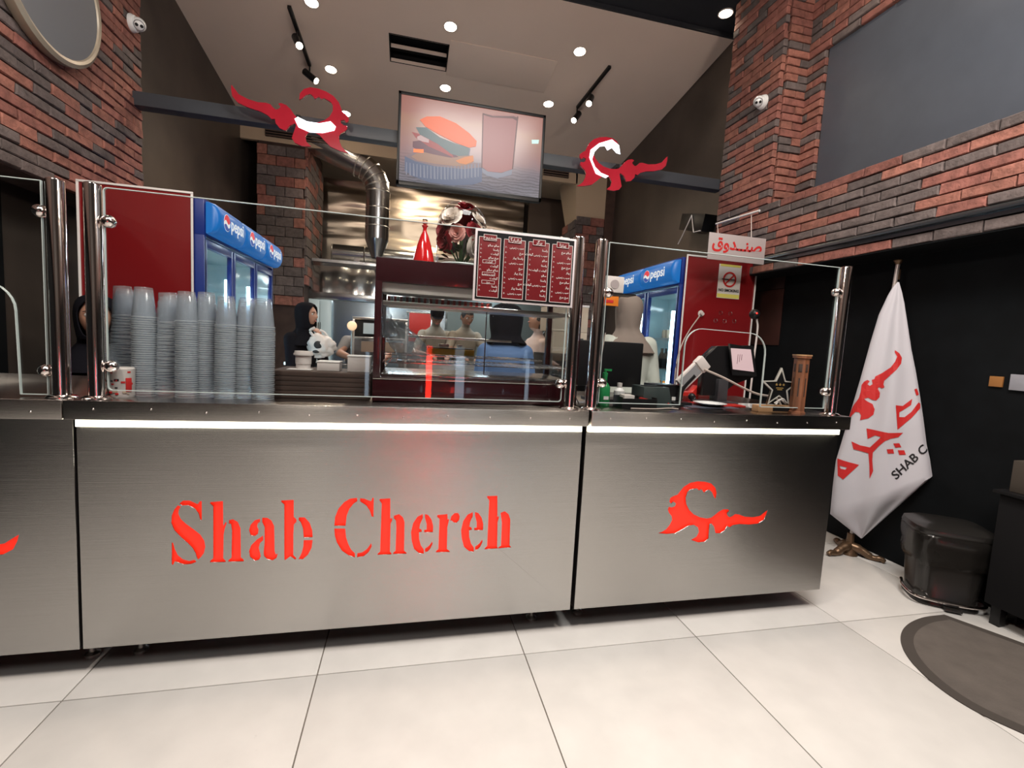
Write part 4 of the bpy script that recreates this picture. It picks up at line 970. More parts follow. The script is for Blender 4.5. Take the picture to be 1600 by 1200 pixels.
# cash-desk sign hanging in front of the pier
P = [at(u, v, 'y', 1.35) for u, v in ((1108, 361), (1196, 375), (1193, 415), (1106, 403))]
cx = (P[0].x+P[1].x+P[2].x+P[3].x)/4; zc = sum(p.z for p in P)/4; sw_ = (P[1].x-P[0].x); sh_ = P[0].z-P[3].z
o = thing('hanging_sign', 'pale rectangular hanging sign with red writing over the cash desk', 'sign', (cx, 1.35, zc))
b = nb(); box(b, -sw_/2, sw_/2, -.003, .003, -sh_/2, sh_/2, .001); obj('board', b, mat('sign_board', (.42, .37, .37), .4), o)
obj('lettering', text_bm('\uFED5\uFEED\uFEAA\u0640\u0640\uFEE8\uFEBB', .125, xz(-.0042, 0, -.012), extrude=.0006, offset=.003), M_printr, o, smooth=False)
A = at(1187, 329, 'z', 2.42); Bq = at(1119, 350, 'z', 2.42)
b = nb(); cyl(b, A-o.location, Bq-o.location, .009, seg=10); obj('hanging_rod', b, M_white, o)
for u, v0, u1, v1 in ((1174, 334, 1174, 372), (1121, 350, 1122, 364)):
    a = at(u, v0, 'y', 1.35); c = at(u1, v1, 'y', 1.35); k = (at(u, v0, 'z', 2.42)-o.location); b = nb(); cyl(b, k, c-o.location, .003, seg=6); obj('cord', b, M_offw, o)
# small emergency light bracket on the dark side wall by the pier
o = thing('bracket_lamp', 'dark wedge-shaped lamp box with white brackets behind the right brick pier', 'lamp', (3.03, 2.75, 2.62))
b = nb(); box(b, -.10, .04, -.22, .22, -.05, .12, .004, mtx=Matrix.Rotation(.25, 4, 'X')); obj('box', b, M_black, o)
b = nb(); tube(b, [(-.11, .2, -.16), (-.12, .12, -.1), (-.11, -.02, .1), (-.11, -.08, -.09), (-.11, -.2, -.10)], .006, 6); obj('bracket', b, M_white, o)

# ------------------------------------------------------------------ right counter things
yc = .2
def place(u, v, y=None): 
    p = at(u, v, 'z', 1.0) if y is None else at(u, v, 'y', y); return Vector((p.x, p.y, 1.0005))
# monitor seen from behind
t = thing('monitor', 'black monitor seen from behind, near the green bottle', 'monitor', (.985, .34, 1.0)); 
a, c = at(893, 530, 'y', .34), at(998, 615, 'y', .34)
b = nb(); box(b, a.x-.985, c.x-.985+.0, -.015, .02, .07, a.z-1.0, .008); obj('screen_housing', b, M_black, t)
b = nb(); box(b, -.06, .06, .015, .04, .10, .2, .005); obj('stand_neck', b, M_black, t); b = nb(); box(b, -.03, .03, .02, .035, .006, .12); box(b, -.1, .1, -.06, .08, 0, .01, .003); obj('stand_base', b, M_black, t)
# green pump bottle
P = place(945, 632, .12)
t = thing('sanitiser_bottle', 'green bottle with a pump beside the monitor', 'bottle', (P.x, .14, 1.0))
b = nb(); lathe(b, [(0, 0), (.026, .0), (.028, .005), (.028, .085), (.018, .10), (.011, .108), (.011, .135), (0, .135)], seg=24); obj('body', b, M_green, t)
b = nb(); lathe(b, [(.012, .13), (.013, .15), (.006, .152), (.006, .165), (0, .165)], seg=14); box(b, -.006, .03, -.006, .006, .158, .168, .002); obj('pump', b, M_green, t)
b = nb(); box(b, -.012, .012, -.0295, -.028, .03, .045); obj('label', b, M_printw, t)
P = place(969, 612, .18)
t = thing('white_bottle', 'small white bottle with a cap behind the black tray', 'bottle', (P.x, .19, 1.0))
b = nb(); lathe(b, [(0, 0), (.024, 0), (.025, .004), (.025, .065), (.010, .082), (0, .082)], seg=20); obj('body', b, M_white, t)
b = nb(); lathe(b, [(.012, .08), (.012, .102), (0, .103)], seg=14); obj('cap', b, M_offw, t)
# black tray / organiser
t = thing('desk_tray', 'open black desk organiser with papers and red bits, right of the green bottle', 'organiser', (1.02, .09, 1.0005))
b = nb(); box(b, -.085, .085, -.045, .05, 0, .004); box(b, -.085, .085, -.045, -.042, .004, .045, .001); box(b, -.085, .085, .047, .05, .004, .05, .001); box(b, -.085, -.082, -.042, .047, .004, .05, .001); box(b, .082, .085, -.042, .047, .004, .05, .001); box(b, -.01, -.008, -.042, .047, .004, .045); obj('box', b, M_black, t)
b = nb(); box(b, -.07, -.02, -.03, .02, .004, .058, .002); obj('paper_block', b, M_offw, t)
b = nb(); box(b, .02, .06, -.035, .02, .004, .052, .002, mtx=Matrix.Rotation(.2, 4, 'Y')); obj('notepad', b, M_red, t)
# card terminal holder (dark slanted box)
P = place(1025, 640, .05)
t = thing('receipt_printer', 'dark green-grey slanted printer housing beside the white plate', 'printer', (1.13, .13, 1.0005))
b = nb(); vs = box(b, -.075, .075, -.05, .07, 0, .095, .006)
for v in b.verts:
    if v.co.z > .05: v.co.y += .02; v.co.x *= .88
obj('housing', b, mat('dark_teal', (.03, .042, .042), .45), t)
b = nb(); box(b, -.05, .05, .0, .03, .094, .098); obj('paper_slot', b, M_blackm, t); b = nb(); box(b, .05, .056, -.053, -.048, .02, .026); obj('indicator', b, M_red, t)
t = thing('black_box', 'small black cash box with a white label behind the plate', 'box', (1.29, .30, 1.0005))
b = nb(); box(b, -.085, .07, -.05, .06, 0, .095, .003); obj('box', b, M_black, t)
b = nb(); box(b, -.055, -.015, -.052, -.049, .055, .082); obj('label', b, M_offw, t); b = nb(); box(b, .015, .035, -.052, -.049, .018, .036); obj('mark', b, M_printw, t)
# plate
P = at(1111, 632, 'z', 1.01)
t = tag(obj('plate', (lambda b: (lathe(b, [(0, .004), (.045, .004), (.06, .012), (.078, .016), (.080, .018), (.06, .016), (.045, .008), (0, .008)], seg=48), b)[1])(nb()), M_bwhite), 'empty round white plate on the cash counter', 'plate'); t.location = (P.x, P.y+.01, 1.0); t.scale = (1.0, 1.0, 1)
b = nb(); box(b, -.15, .12, -.07, .07, 0, .0015); t = tag(obj('place_mat', b, mat('worktop_mat', (.08, .09, .12), .35)), 'flat dark blue-grey mat under the white plate', 'mat'); t.location = (P.x, P.y+.01, 1.0)
plate_y = P.y
# white handheld terminal on a stand, with its cable
t = thing('card_reader', 'white card terminal tilted on a black stand', 'card reader', (1.34, .24, 1.0))
a = at(1100, 565, 'y', .24)-t.location; c = at(1062, 602, 'y', .24)-t.location
d = (a-c); q = d.to_track_quat('X', 'Y').to_matrix().to_4x4(); mid = (a+c)/2
b = nb(); box(b, -d.length/2, d.length/2, -.035, .035, -.012, .012, .006, mtx=Matrix.Translation(mid) @ q); box(b, d.length/2-.045, d.length/2+.005, -.038, .038, -.016, .02, .007, mtx=Matrix.Translation(mid) @ q); obj('body', b, M_offw, t)
b = nb(); box(b, -d.length/2+.01, d.length/2-.05, -.026, .026, .0115, .013, mtx=Matrix.Translation(mid) @ q); obj('keypad', b, mat('key_grey', (.25, .25, .26), .5), t)
b = nb(); tube(b, arc([(.0, 0, .02), (.01, 0, .08), mid+Vector((.01, 0, -.01))], 5), .016, 10); box(b, -.05, .05, -.04, .04, 0, .015, .004); sph(b, (.05, -.03, .045), .018); obj('stand', b, M_black, t)
t = tag(obj('coiled_cable', (lambda b: (tube(b, arc([at(1100, 577, 'y', .22), at(1130, 590, 'y', .2), at(1165, 608, 'y', .18), at(1185, 616, 'y', .18), at(1212, 622, 'y', .17), Vector((at(1222, 640, 'y', .16).x, .16, 1.006))], 8), .0055, 8), b)[1])(nb()), M_cable), 'grey-brown cable running from the card reader towards the star trophy', 'cable')
# point-of-sale terminal
t = thing('cash_register', 'black touch-screen till turned aside, its customer screen lit pale pink', 'till', (1.62, .34, 1.0))
b = nb(); w0 = at(1100, 575, 'y', .36)-t.location
pr1 = [(-.22, .0), (-.13, .24), (.0, .245), (.0, .12), (-.05, .02)]
A1 = [at(u, v, 'y', .34)-t.location for u, v in ((1104, 558), (1122, 541), (1178, 540), (1183, 588), (1150, 600), (1125, 618), (1098, 618))]
obj('main_screen', plate_bm([[(p.x, p.z) for p in A1]], .05, xz(.03)), M_black, t, smooth=False)
sc0 = [at(u, v, 'y', .32)-t.location for u, v in ((1139, 537), (1176, 543), (1181, 588), (1143, 586))]
obj('customer_screen', plate_bm([[(p.x, p.z) for p in sc0]], .014, xz(-.02)), M_black, t, smooth=False)
sc1 = [at(u, v, 'y', .31)-t.location for u, v in ((1142, 544), (1173, 546), (1178, 581), (1145, 577))]
obj('screen_face', plate_bm([[(p.x, p.z) for p in sc1]], .002, xz(-.030)), mat('till_screen', (.3, .25, .25), .4, emis=(.55, .36, .38), estr=.75), t, smooth=False)
b = nb()
for q in range(3): p0 = sc1[0]+Vector((.045+q*.012, 0, -.03)); box(b, p0.x, p0.x+.002, -.0325, -.031, p0.z-.05+.01*q, p0.z)
obj('screen_text', b, mat('ink_grey', (.2, .1, .12), .5), t, smooth=False)
b = nb(); vs = box(b, -.0, .06, -.02, .05, .01, .13, .004); box(b, -.08, .10, -.06, .10, 0, .012, .003); obj('stand', b, mat('dark_grey_plastic', (.04, .04, .045), .4), t)
t = thing('red_folder', 'bright red angular folder lying behind the cash desk', 'folder', (1.50, .42, 1.0005))
obj('cover', plate_bm([[(-.10, 0), (-.10, .045), (.02, .05), (.05, .085), (.06, .0), (.05, 0), (.045, .03), (-.08, .025), (-.08, 0)]], .05, xz(0)), M_red, t, smooth=False)
b = nb(); box(b, -.09, .17, -.09, .05, 0, .004); t = tag(obj('paper_sheet', b, M_bwhite), 'white papers lying beside the till base', 'paper'); t.location = (1.80, .28, 1.0005)
b = nb(); box(b, -.12, .14, -.06, .06, 0, .006, .001); t = tag(obj('notebook', b, M_red), 'thin red notebook in front of the till', 'notebook'); t.location = (1.56, .26, 1.0005)
# star trophy
P = at(1222, 645, 'z', 1.0)
t = thing('star_trophy', 'clear-edged star trophy on a small wooden block', 'trophy', (P.x, P.y+.03, 1.0)); t.scale = (1.12, 1, 1)
wb = at(1248, 640, 'y', P.y+.03).x-at(1187, 640, 'y', P.y+.03).x
b = nb(); box(b, -wb/2, wb/2, -.02, .025, 0, .032, .003); obj('block', b, M_woodl, t)
b = nb(); box(b, -wb*.18, wb*.30, -.0215, -.019, .006, .026); obj('name_plate', b, M_black, t)
star = []
R_ = .098
for k in range(10):
    a = PI/2+k*PI/5; r = R_ if k % 2 == 0 else R_*.44; star.append((r*math.cos(a)*.98, .118+r*math.sin(a)*.98))
star = [p for p in star]; star[4] = (star[4][0], .035); star[6] = (star[6][0], .035)
obj('star_body', plate_bm([star], .006, xz(.004)), M_blackm, t, smooth=False)
inner = [((x)*.86, .112+(z-.112)*.86) for x, z in star]
obj('star_rim', plate_bm([star, inner], .012, xz(.003)), mat('trophy_rim', (.55, .52, .48), .2), t, smooth=False)
for k in (-1, 0, 1):
    s5 = [((.007 if q % 2 == 0 else .003)*math.cos(PI/2+q*PI/5)+k*.018, (.007 if q % 2 == 0 else .003)*math.sin(PI/2+q*PI/5)+.132) for q in range(10)]
    obj('gold_star', plate_bm([s5], .002, xz(-.0004)), M_gold, t, smooth=False)
b = nb(); box(b, -.018, .018, -.001, .001, .114, .118); box(b, -.012, .012, -.001, .001, .106, .110); obj('gold_line', b, M_gold, t, smooth=False)
b = nb(); tube(b, arc([(-.03, -.035, .012), (0, -.05, .035), (.03, -.04, .012), (.0, -.035, .03), (-.03, -.045, .006)], 6), .004, 6); t2 = tag(obj('cable_loop', b, M_offw), 'small loop of white cable in front of the star trophy', 'cable'); t2.location = (P.x-.015, P.y+.04, 1.033)
# hexagonal wooden box
Pb = at(1254, 648, 'z', 1.0)
hh = at(1252, 556, 'y', Pb.y+.04).z-1.0
t = thing('wooden_column_box', 'tall hexagonal reddish wooden box with carved panels, at the end of the cash counter', 'wooden box', (Pb.x+.002, Pb.y+.04, 1.0), .2)
b = nb(); lathe(b, [(0, 0), (.037, 0), (.037, .01), (.032, .012), (.032, hh-.012), (.039, hh-.010), (.039, hh), (0, hh)], seg=6); obj('body', b, M_wood, t, smooth=False)
for k in range(6):
    a = PI/6+k*PI/3; M = Matrix.Rotation(a, 4, 'Z') @ Matrix.Translation((.0280, 0, 0))
    b = nb(); box(b, -.001, .001, -.008, .008, hh*.72, hh*.86, .0005, mtx=M); box(b, -.001, .0008, -.003, .003, hh*.3, hh*.62, mtx=M); obj('carving', b, M_brown, t)
b = nb(); lathe(b, [(.0, hh), (.041, hh), (.041, hh+.006), (0, hh+.006)], seg=6); obj('lid', b, M_woodl, t, smooth=False)
# small things near the posts: cables and clutter
pts = [at(948, 522, 'y', .02), at(945, 470, 'y', .06)]
b = nb(); tube(b, arc([at(946, 520, 'y', .10), at(938, 560, 'y', .10), at(925, 595, 'y', .08), at(915, 612, 'y', .06), Vector((at(915, 640, 'y', .06).x, .06, 1.004))], 6), .0028, 6); tag(obj('cable', b, M_cable), 'pale thin cable curving down beside the cash counter post', 'cable')
b = nb(); tube(b, arc([Vector((at(1060, 634, 'y', .05).x-.0, .05, 1.004)), at(1045, 638, 'y', .04)+Vector((0, 0, .0)), Vector((at(1020, 645, 'y', .03).x, .03, 1.004)), Vector((at(985, 645, 'y', .03).x, .03, 1.004))], 6), .003, 6); tag(obj('cable', b, M_cable), 'pale cable lying along the front edge of the cash counter', 'cable')
b = nb(); tube(b, arc([at(1093, 494, 'y', RFY-.06), at(1078, 515, 'y', RFY-.1), at(1065, 540, 'y', RFY-.12), at(1056, 575, 'y', RFY-.12), at(1052, 640, 'y', RFY-.12)], 6), .005, 6); tag(obj('power_cable', b, M_cable), 'pale power cable hanging from the socket on the red panel', 'cable')
b = nb(); tube(b, arc([Vector((.735, -.02+.06, 1.003)), Vector((.725, .03, 1.02)), Vector((.715, .05, 1.05)), Vector((.72, .06, 1.075))], 6), .002, 6); tag(obj('cable', b, M_black), 'thin black cable behind the post beside the display case', 'cable')
# speaker-like box and orange card behind the glass of the cash counter
A = at(945, 430, 'y', .75); C1 = at(972, 458, 'y', .75)
t = thing('shelf_board', 'thin dark shelf carried on a pole behind the cash counter glass', 'shelf', (A.x, .78, 0))
b = nb(); cyl(b, (.02, .06, 0), (.02, .06, A.z+.02), .012, seg=12); obj('pole', b, M_black, t); b = nb(); box(b, -.06, .20, -.05, .06, C1.z-.012, C1.z-.004, .001); obj('board', b, M_black, t); b = nb(); cyl(b, (.02, .06, 0), (.02, .06, .012), .09, seg=24); obj('base', b, M_black, t)
t = thing('loudspeaker', 'small pinkish-white loudspeaker in front of the right fridge header', 'speaker', (A.x, .75, C1.z-.003))
b = nb(); box(b, 0, C1.x-A.x, -.02, .05, 0, A.z-C1.z, .006); obj('cabinet', b, M_offw, t)
b = nb(); lathe(b, [(0, -.0225), (.026, -.0225), (.028, -.020), (0, -.02)], ((C1.x-A.x)/2, 0, (A.z-C1.z)/2), 20, 'y'); obj('grille', b, mat('speaker_grille', (.35, .3, .3), .7), t)
# desk fan/webcam and orange menu card
P = at(1179, 491, 'y', .9)
t = thing('webcam', 'black round camera with a red light on a thin pole, right of the red panel', 'camera', (P.x, .9, P.z))
b = nb(); sph(b, (0, 0, 0), .034, u=20, v=12); obj('head', b, M_black, t)
b = nb(); sph(b, (-.008, -.028, .004), .008, u=10, v=8); obj('red_light', b, mat('red_indicator', (.6, .02, .02), .3, emis=(1, .05, .03), estr=1), t)
b = nb(); tube(b, arc([(.02, 0, -.03), (.035, 0, -.10), (.03, 0, -.3), (.03, 0, -.45), (.03, .02, -P.z+.01)], 5), .006, 8); obj('pole', b, M_offw, t)
b = nb(); cyl(b, (.03, .02, -P.z), (.03, .02, -P.z+.012), .09, seg=24); obj('base', b, M_black, t)
# dark brown poster low on the right wall
pp = [at(u, v, 'x', 3.06) for u, v in ((1165, 430), (1223, 425), (1216, 538), (1160, 538))]
b = nb(); y0, y1, z0, z1 = min(p.y for p in pp), max(p.y for p in pp), pp[3].z, pp[0].z-.02
t = thing('wall_poster', 'dark brown poster in two sheets on the black wall beside the red panel', 'poster', (3.06, (y0+y1)/2, z0))
yc_ = (y0+y1)/2
box(b, 3.058-3.06, 3.066-3.06, y0-yc_, y1-yc_, 0, (z1-z0)*.76, .001); obj('lower_sheet', b, M_brownposter, t)
b = nb(); box(b, 3.058-3.06, 3.066-3.06, y0-yc_, y1-yc_, (z1-z0)*.77, z1-z0, .001); obj('upper_sheet', b, mat('brown_poster_plain', (.03, .012, .010), .5), t)

# ------------------------------------------------------------------ CCTV domes, mirror
def dome(label, P, nrm):
    t = thing('security_camera', label, 'security camera', P)
    q = Vector(nrm).to_track_quat('Z', 'Y').to_matrix().to_4x4()
    b = nb(); lathe(b, [(0, 0), (.056, 0), (.058, .008), (.050, .028), (.036, .034), (0, .034)], seg=28); b.transform(q); obj('base', b, M_bwhite, t)
    b = nb(); sph(b, (0, 0, 0), .043, u=24, v=14); b.transform(Matrix.Translation(q @ Vector((0, 0, .045)))); obj('turret', b, M_bwhite, t)
    look = (CAM+Vector((0, .5, -.4))-Vector(P)).normalized(); q2 = look.to_track_quat('Z', 'Y').to_matrix().to_4x4(); c = q @ Vector((0, 0, .045))
    for s in (-1, 1):
        b = nb(); cyl(b, (s*.014, 0, .036), (s*.014, 0, .044), .010, seg=16); b.transform(Matrix.Translation(c) @ q2); obj('lens', b, M_black, t)
    b = nb(); lathe(b, [(.030, .030), (.032, .034), (.030, .036), (.027, .034), (.030, .030)], seg=28); b.transform(Matrix.Translation(c) @ q2); obj('face_ring', b, mat('ring_grey', (.25, .25, .26), .4), t)
dome('white turret security camera high on the left brick wall', at(205, 36, 'x', -1.938), (1, 0, 0))
dome('white turret security camera on the face of the right brick pier', at(1193, 160, 'x', 2.797), (-1, 0, 0))
t = thing('round_mirror', 'large round grey mirror in a thin pale rim on the left brick wall', 'mirror', (-1.93, 1.30, 3.03))
b = nb(); lathe(b, [(.0, 0), (.375, 0), (.385, .02), (.385, .05), (.365, .062), (.350, .058), (.345, .050)], seg=56, axis='x'); obj('rim', b, M_mirrorrim, t)
b = nb(); lathe(b, [(.0, .052), (.2, .052), (.346, .050)], seg=56, axis='x'); obj('face', b, M_scr, t)
for a, L in ((.9, .2), (2.6, .14)):
    b = nb(); box(b, .055, .058, -.006, .006, -.02, L, mtx=Matrix.Rotation(a, 4, 'X')); obj('hand', b, M_bwhite, t)

# ------------------------------------------------------------------ ducts and hood in the kitchen
t = thing('extractor_duct', 'fat galvanised duct bending down from the kitchen ceiling and ending in a cone', 'duct', (-.45, 5.25, 3.3)); T = t.location.copy()
r = .165; y = 5.25
elbow = []
b = nb(); rings = []
zE = 3.66; xV = -.47
path = [(xV, y, 2.62), (xV, y, 3.28)]
R_b = .36
for k in range(1, 6): a = k*PI/2/5*.86; path.append((xV-R_b*(1-math.cos(a)), y, 3.28+R_b*math.sin(a)))
last = Vector(path[-1]); dd = (Vector(path[-1])-Vector(path[-2])).normalized(); path.append(tuple(last+dd*.62))
b = nb(); tube(b, path, r, 28, cap=False); obj('pipe', b, M_steel2, t, wo=T)
for i, p in enumerate(path[1:-1]):
    d = (Vector(path[i+2])-Vector(path[i])).normalized(); q = d.to_track_quat('Z', 'Y').to_matrix().to_4x4()
    b = nb(); lathe(b, [(r-.002, -.012), (r+.008, -.004), (r+.008, .004), (r-.002, .012)], seg=28); b.transform(Matrix.Translation(p) @ q); obj('seam_ring', b, M_steel, t, wo=T)
for z in (2.80, 3.05): b = nb(); lathe(b, [(r-.002, -.008), (r+.006, 0), (r-.002, .008)], (xV, y, z), 28); obj('seam_ring', b, M_steel, t, wo=T)
b = nb(); lathe(b, [(.07, 2.36), (r, 2.62)], (xV, y, 0), 28); obj('cone', b, M_steel2, t, wo=T)
t = thing('horizontal_duct', 'shorter horizontal galvanised duct above the cooking hood', 'duct', (-.75, 6.2, 2.55)); T = t.location.copy()
a, c = at(519, 396, 'y', 6.2), at(600, 408, 'y', 6.2)
b = nb(); cyl(b, (a.x, 6.2, a.z), (c.x+.6, 6.2, a.z), .15, seg=28); obj('pipe', b, M_sheet2 if 'M_sheet2' in globals() else M_steel2, t, wo=T)
for x in (a.x+.01, a.x+.5): b = nb(); lathe(b, [(.148, x-.01), (.158, x), (.148, x+.01)], (0, 6.2, a.z), 28, 'x'); obj('seam_ring', b, M_steel, t, wo=T)
t = thing('cooking_hood', 'large stainless cooking hood with a lower lip, behind the brown box', 'extractor hood', (-.6, 6.0, 2.0)); T = t.location.copy()
b = nb(); x0, x1 = -1.44, .6; NX = 40; rows_ = []
for z in (1.84, 2.0, 2.16, 2.32): rows_.append([b.verts.new((x0+(x1-x0)*i/NX, 5.45+.012*pnoise(Vector((i*.35, z*2, 0)))+.20*((z-1.84)/.48)**2*.5, z)) for i in range(NX+1)])
for A_, B_ in zip(rows_, rows_[1:]):
    for i in range(NX): b.faces.new((A_[i], A_[i+1], B_[i+1], B_[i]))
obj('front_panel', b, mat('hood_steel', (.50, .49, .47), .13, 1.), t, wo=T)
b = nb(); box(b, x0, x1, 5.46, 6.5, 2.28, 2.32); box(b, x0, x0+.01, 5.46, 6.5, 1.84, 2.3); box(b, x1-.01, x1, 5.46, 6.5, 1.84, 2.3); obj('shell', b, M_steel2, t, wo=T)
b = nb(); box(b, x0, x1, 5.42, 5.46, 1.74, 1.84, .004); obj('lower_lip', b, M_steel2, t, wo=T)
b = nb(); box(b, -.80, -.72, 5.44, 5.47, 2.32, 2.37); obj('handle', b, M_chrome, t, wo=T)
lamp('hood_lamp', 'AREA', (-.1, -.1, -.2), 14, COOL, .6, (0, 0, 0), t)
# kitchen furniture
def simple(name, label, cat, parts, T, group=None):
    t = thing(name, label, cat, T, 0, group)
    for nm, bxs, m, bv in parts:
        b = nb()
        for a in bxs: box(b, *a, bv)
        obj(nm, b, m, t, wo=Vector(T))
    return t
simple('work_table', 'steel kitchen work table behind the brown box, seen over the takeaway boxes', 'table', [('top', [(-1.15, -.20, 3.0, 3.6, .93, .96)], M_steel2, .003), ('front_panel', [(-1.13, -.22, 3.02, 3.04, .15, .93)], mat('blue_grey_steel', (.12, .16, .20), .3, .8), .002), ('leg', [(-1.13, -1.09, 3.02, 3.06, 0, .15)], M_steel, .001), ('leg', [(-.26, -.22, 3.02, 3.06, 0, .15)], M_steel, .001), ('leg', [(-1.13, -1.09, 3.54, 3.58, 0, .93)], M_steel, .001), ('leg', [(-.26, -.22, 3.54, 3.58, 0, .93)], M_steel, .001)], (-.7, 3.3, 0))
simple('work_table', 'long steel kitchen table seen through the display case', 'table', [('top', [(-.1, 1.75, 3.3, 3.72, .98, 1.01)], M_steel2, .003), ('front_panel', [(-.08, 1.73, 3.32, 3.34, .15, .98)], M_steel2, .002), ('leg', [(-.08, -.04, 3.32, 3.36, 0, .15)], M_steel, .001), ('leg', [(1.69, 1.73, 3.32, 3.36, 0, .15)], M_steel, .001), ('upper_shelf', [(-.05, 1.6, 3.40, 3.60, 1.27, 1.285)], M_steel2, .002), ('shelf_post', [(-.05, -.02, 3.48, 3.5, 1.01, 1.27), (1.57, 1.6, 3.48, 3.5, 1.01, 1.27)], M_steel, .001)], (.8, 3.5, 0))
simple('tall_cabinet', 'pale tall kitchen cabinet beside the brown pillar, behind the woman with the bag', 'cabinet', [('body', [(-1.36, -1.06, 5.2, 5.4, .1, 1.72)], mat('cab_pale', (.45, .55, .58), .3), .004), ('door', [(-1.35, -1.215, 5.18, 5.2, .12, 1.70)], mat('cab_door', (.50, .60, .62), .3), .004), ('door', [(-1.205, -1.07, 5.18, 5.2, .12, 1.70)], MATS.get('cab_door'), .004), ('handle', [(-1.225, -1.22, 5.15, 5.18, 1.0, 1.4), (-1.20, -1.195, 5.15, 5.18, 1.0, 1.4)], M_black, .001), ('base', [(-1.34, -1.08, 5.24, 5.4, 0, .1)], M_black, 0)], (-1.08, 5.3, 0))
simple('wall_panel', 'blue-grey steel splashback sheet behind the stooping man', 'panel', [('sheet', [(-1.05, .55, 5.26, 5.29, .0, 1.72)], mat('splash', (.35, .42, .47), .25, .9), .002)], (-.1, 5.28, 0))
simple('wall_panel', 'grey steel wall sheet behind the men seen through the display case', 'panel', [('sheet', [(.58, 2.44, 5.26, 5.29, 0, 1.9)], mat('splash2', (.13, .16, .16), .4, .6), .002)], (1.5, 5.28, 0))
simple('red_banner', 'red rectangular sheet hanging at the left behind the capped man', 'banner', [('sheet', [(.02, .32, 4.9, 4.91, 1.2, 1.6)], M_red, .001), ('rod', [(-.02, .36, 4.9, 4.92, 1.6, 1.615)], M_steel, .001), ('bracket', [(-.02, .0, 4.91, 5.27, 1.6, 1.615), (.34, .36, 4.91, 5.27, 1.6, 1.615)], M_steel, 0)], (.17, 4.9, 1.2))
simple('shelf_rack', 'black-framed oven rack at the left of the display case, behind the stooping man', 'oven', [('frame', [(-.50, .0, 2.72, 2.745, 1.40, 1.425), (-.50, -.48, 2.72, 2.745, .0, 1.40), (-.02, .0, 2.72, 2.745, 0, 1.40), (-.48, -.02, 2.72, 2.745, 1.22, 1.24)], M_steel, .003), ('upper_panel', [(-.48, -.02, 2.75, 2.76, 1.24, 1.40)], M_black, 0), ('hanging_cloth', [(-.40, -.30, 2.70, 2.71, 1.27, 1.37)], M_tileb, .001), ('lower_panel', [(-.42, -.02, 2.75, 2.76, 1.10, 1.20)], mat('brown_oven', (.20, .13, .09), .5), .001)], (-.25, 2.74, 0))
simple('storage_box', 'tan carton with a black flame print stacked at the left of the right fridge', 'carton', [('lower_carton', [(1.42, 1.78, 2.62, 2.9, 1.18, 1.40)], M_card, .003), ('print', [(1.68, 1.74, 2.612, 2.62, 1.24, 1.34)], M_printk, 0)], (1.6, 2.76, 1.18))
simple('storage_box', 'upper tan carton behind the cash counter posts', 'carton', [('upper_carton', [(1.36, 1.78, 2.62, 2.9, 1.402, 1.66)], M_card, .003), ('lid_edge', [(1.355, 1.785, 2.615, 2.905, 1.655, 1.675)], M_offw, .002)], (1.57, 2.76, 1.4))
simple('storage_shelf', 'black shelf unit carrying the tan cartons', 'shelf', [('board', [(1.32, 1.82, 2.6, 2.95, 1.15, 1.178)], M_black, .002), ('side', [(1.32, 1.35, 2.6, 2.95, 0, 1.15)], M_black, .001), ('side', [(1.79, 1.82, 2.6, 2.95, 0, 1.15)], M_black, .001), ('back', [(1.35, 1.79, 2.9, 2.92, 0, 1.15)], M_black, 0)], (1.57, 2.78, 0))
simple('order_card', 'orange card with dark print standing in front of the right fridge', 'card', [('card', [(1.28, 1.45, 1.25, 1.256, 1.56, 1.75)], M_orange, .001), ('print', [(1.32, 1.40, 1.247, 1.25, 1.64, 1.70), (1.31, 1.41, 1.247, 1.25, 1.58, 1.60)], M_printr, 0), ('stand', [(1.35, 1.37, 1.256, 1.27, 0, 1.6)], M_black, 0), ('base', [(1.27, 1.45, 1.2, 1.33, 0, .012)], M_black, 0)], (1.36, 1.26, 0))

# ------------------------------------------------------------------ flag on its stand
bc = Vector((2.86, .52, 0))
nf = Vector((-.80, -.60, 0)); P0f = bc+Vector((0, 0, 0))
def fl_(u, v): return atp(u, v, P0f, nf)
LP = [(1402, 441), (1394, 450), (1387, 462), (1373, 492), (1360, 535), (1344, 593), (1328, 647), (1312, 700), (1306, 720), (1301, 760), (1297, 803), (1345, 841)]
RP = [(1405, 441), (1409, 455), (1413, 473), (1418, 505), (1424, 545), (1431, 580), (1437, 615), (1443, 655), (1448, 695), (1453, 717), (1457, 744), (1347, 841)]
def lerp2(P, t_):
    x = t_*(len(P)-1); i = min(int(x), len(P)-2); f = x-i; return (P[i][0]*(1-f)+P[i+1][0]*f, P[i][1]*(1-f)+P[i+1][1]*f)
def Fs(s, t_, off=0.):
    l = Vector(lerp2(LP, t_)); r_ = Vector(lerp2(RP, t_)); p = l*(1-s)+r_*s; P = fl_(p.x, p.y); wd = (fl_(*l)-fl_(*r_)).length
    q = 2*s-1; bul = .16*wd*math.sqrt(max(0, 1-q*q)) + .018*min(1, wd/.3)*math.sin(s*11+t_*2.5)*math.sin(PI*s)
    return P+nf*(-1)*0+nf.normalized()*(bul+off)
b = nb(); NS_, NT = 36, 44
G = [[b.verts.new(Fs(i/NS_, j/NT)) for i in range(NS_+1)] for j in range(NT+1)]
for j in range(NT):
    for i in range(NS_): b.faces.new((G[j][i], G[j][i+1], G[j+1][i+1], G[j+1][i]))
Gb = [[b.verts.new(Fs(i/NS_, j/NT)*1-nf.normalized()*(2.0*.16*(fl_(*lerp2(LP, j/NT))-fl_(*lerp2(RP, j/NT))).length*math.sqrt(max(0, 1-(2*i/NS_-1)**2))*.8)) for i in range(NS_+1)] for j in range(NT+1)]
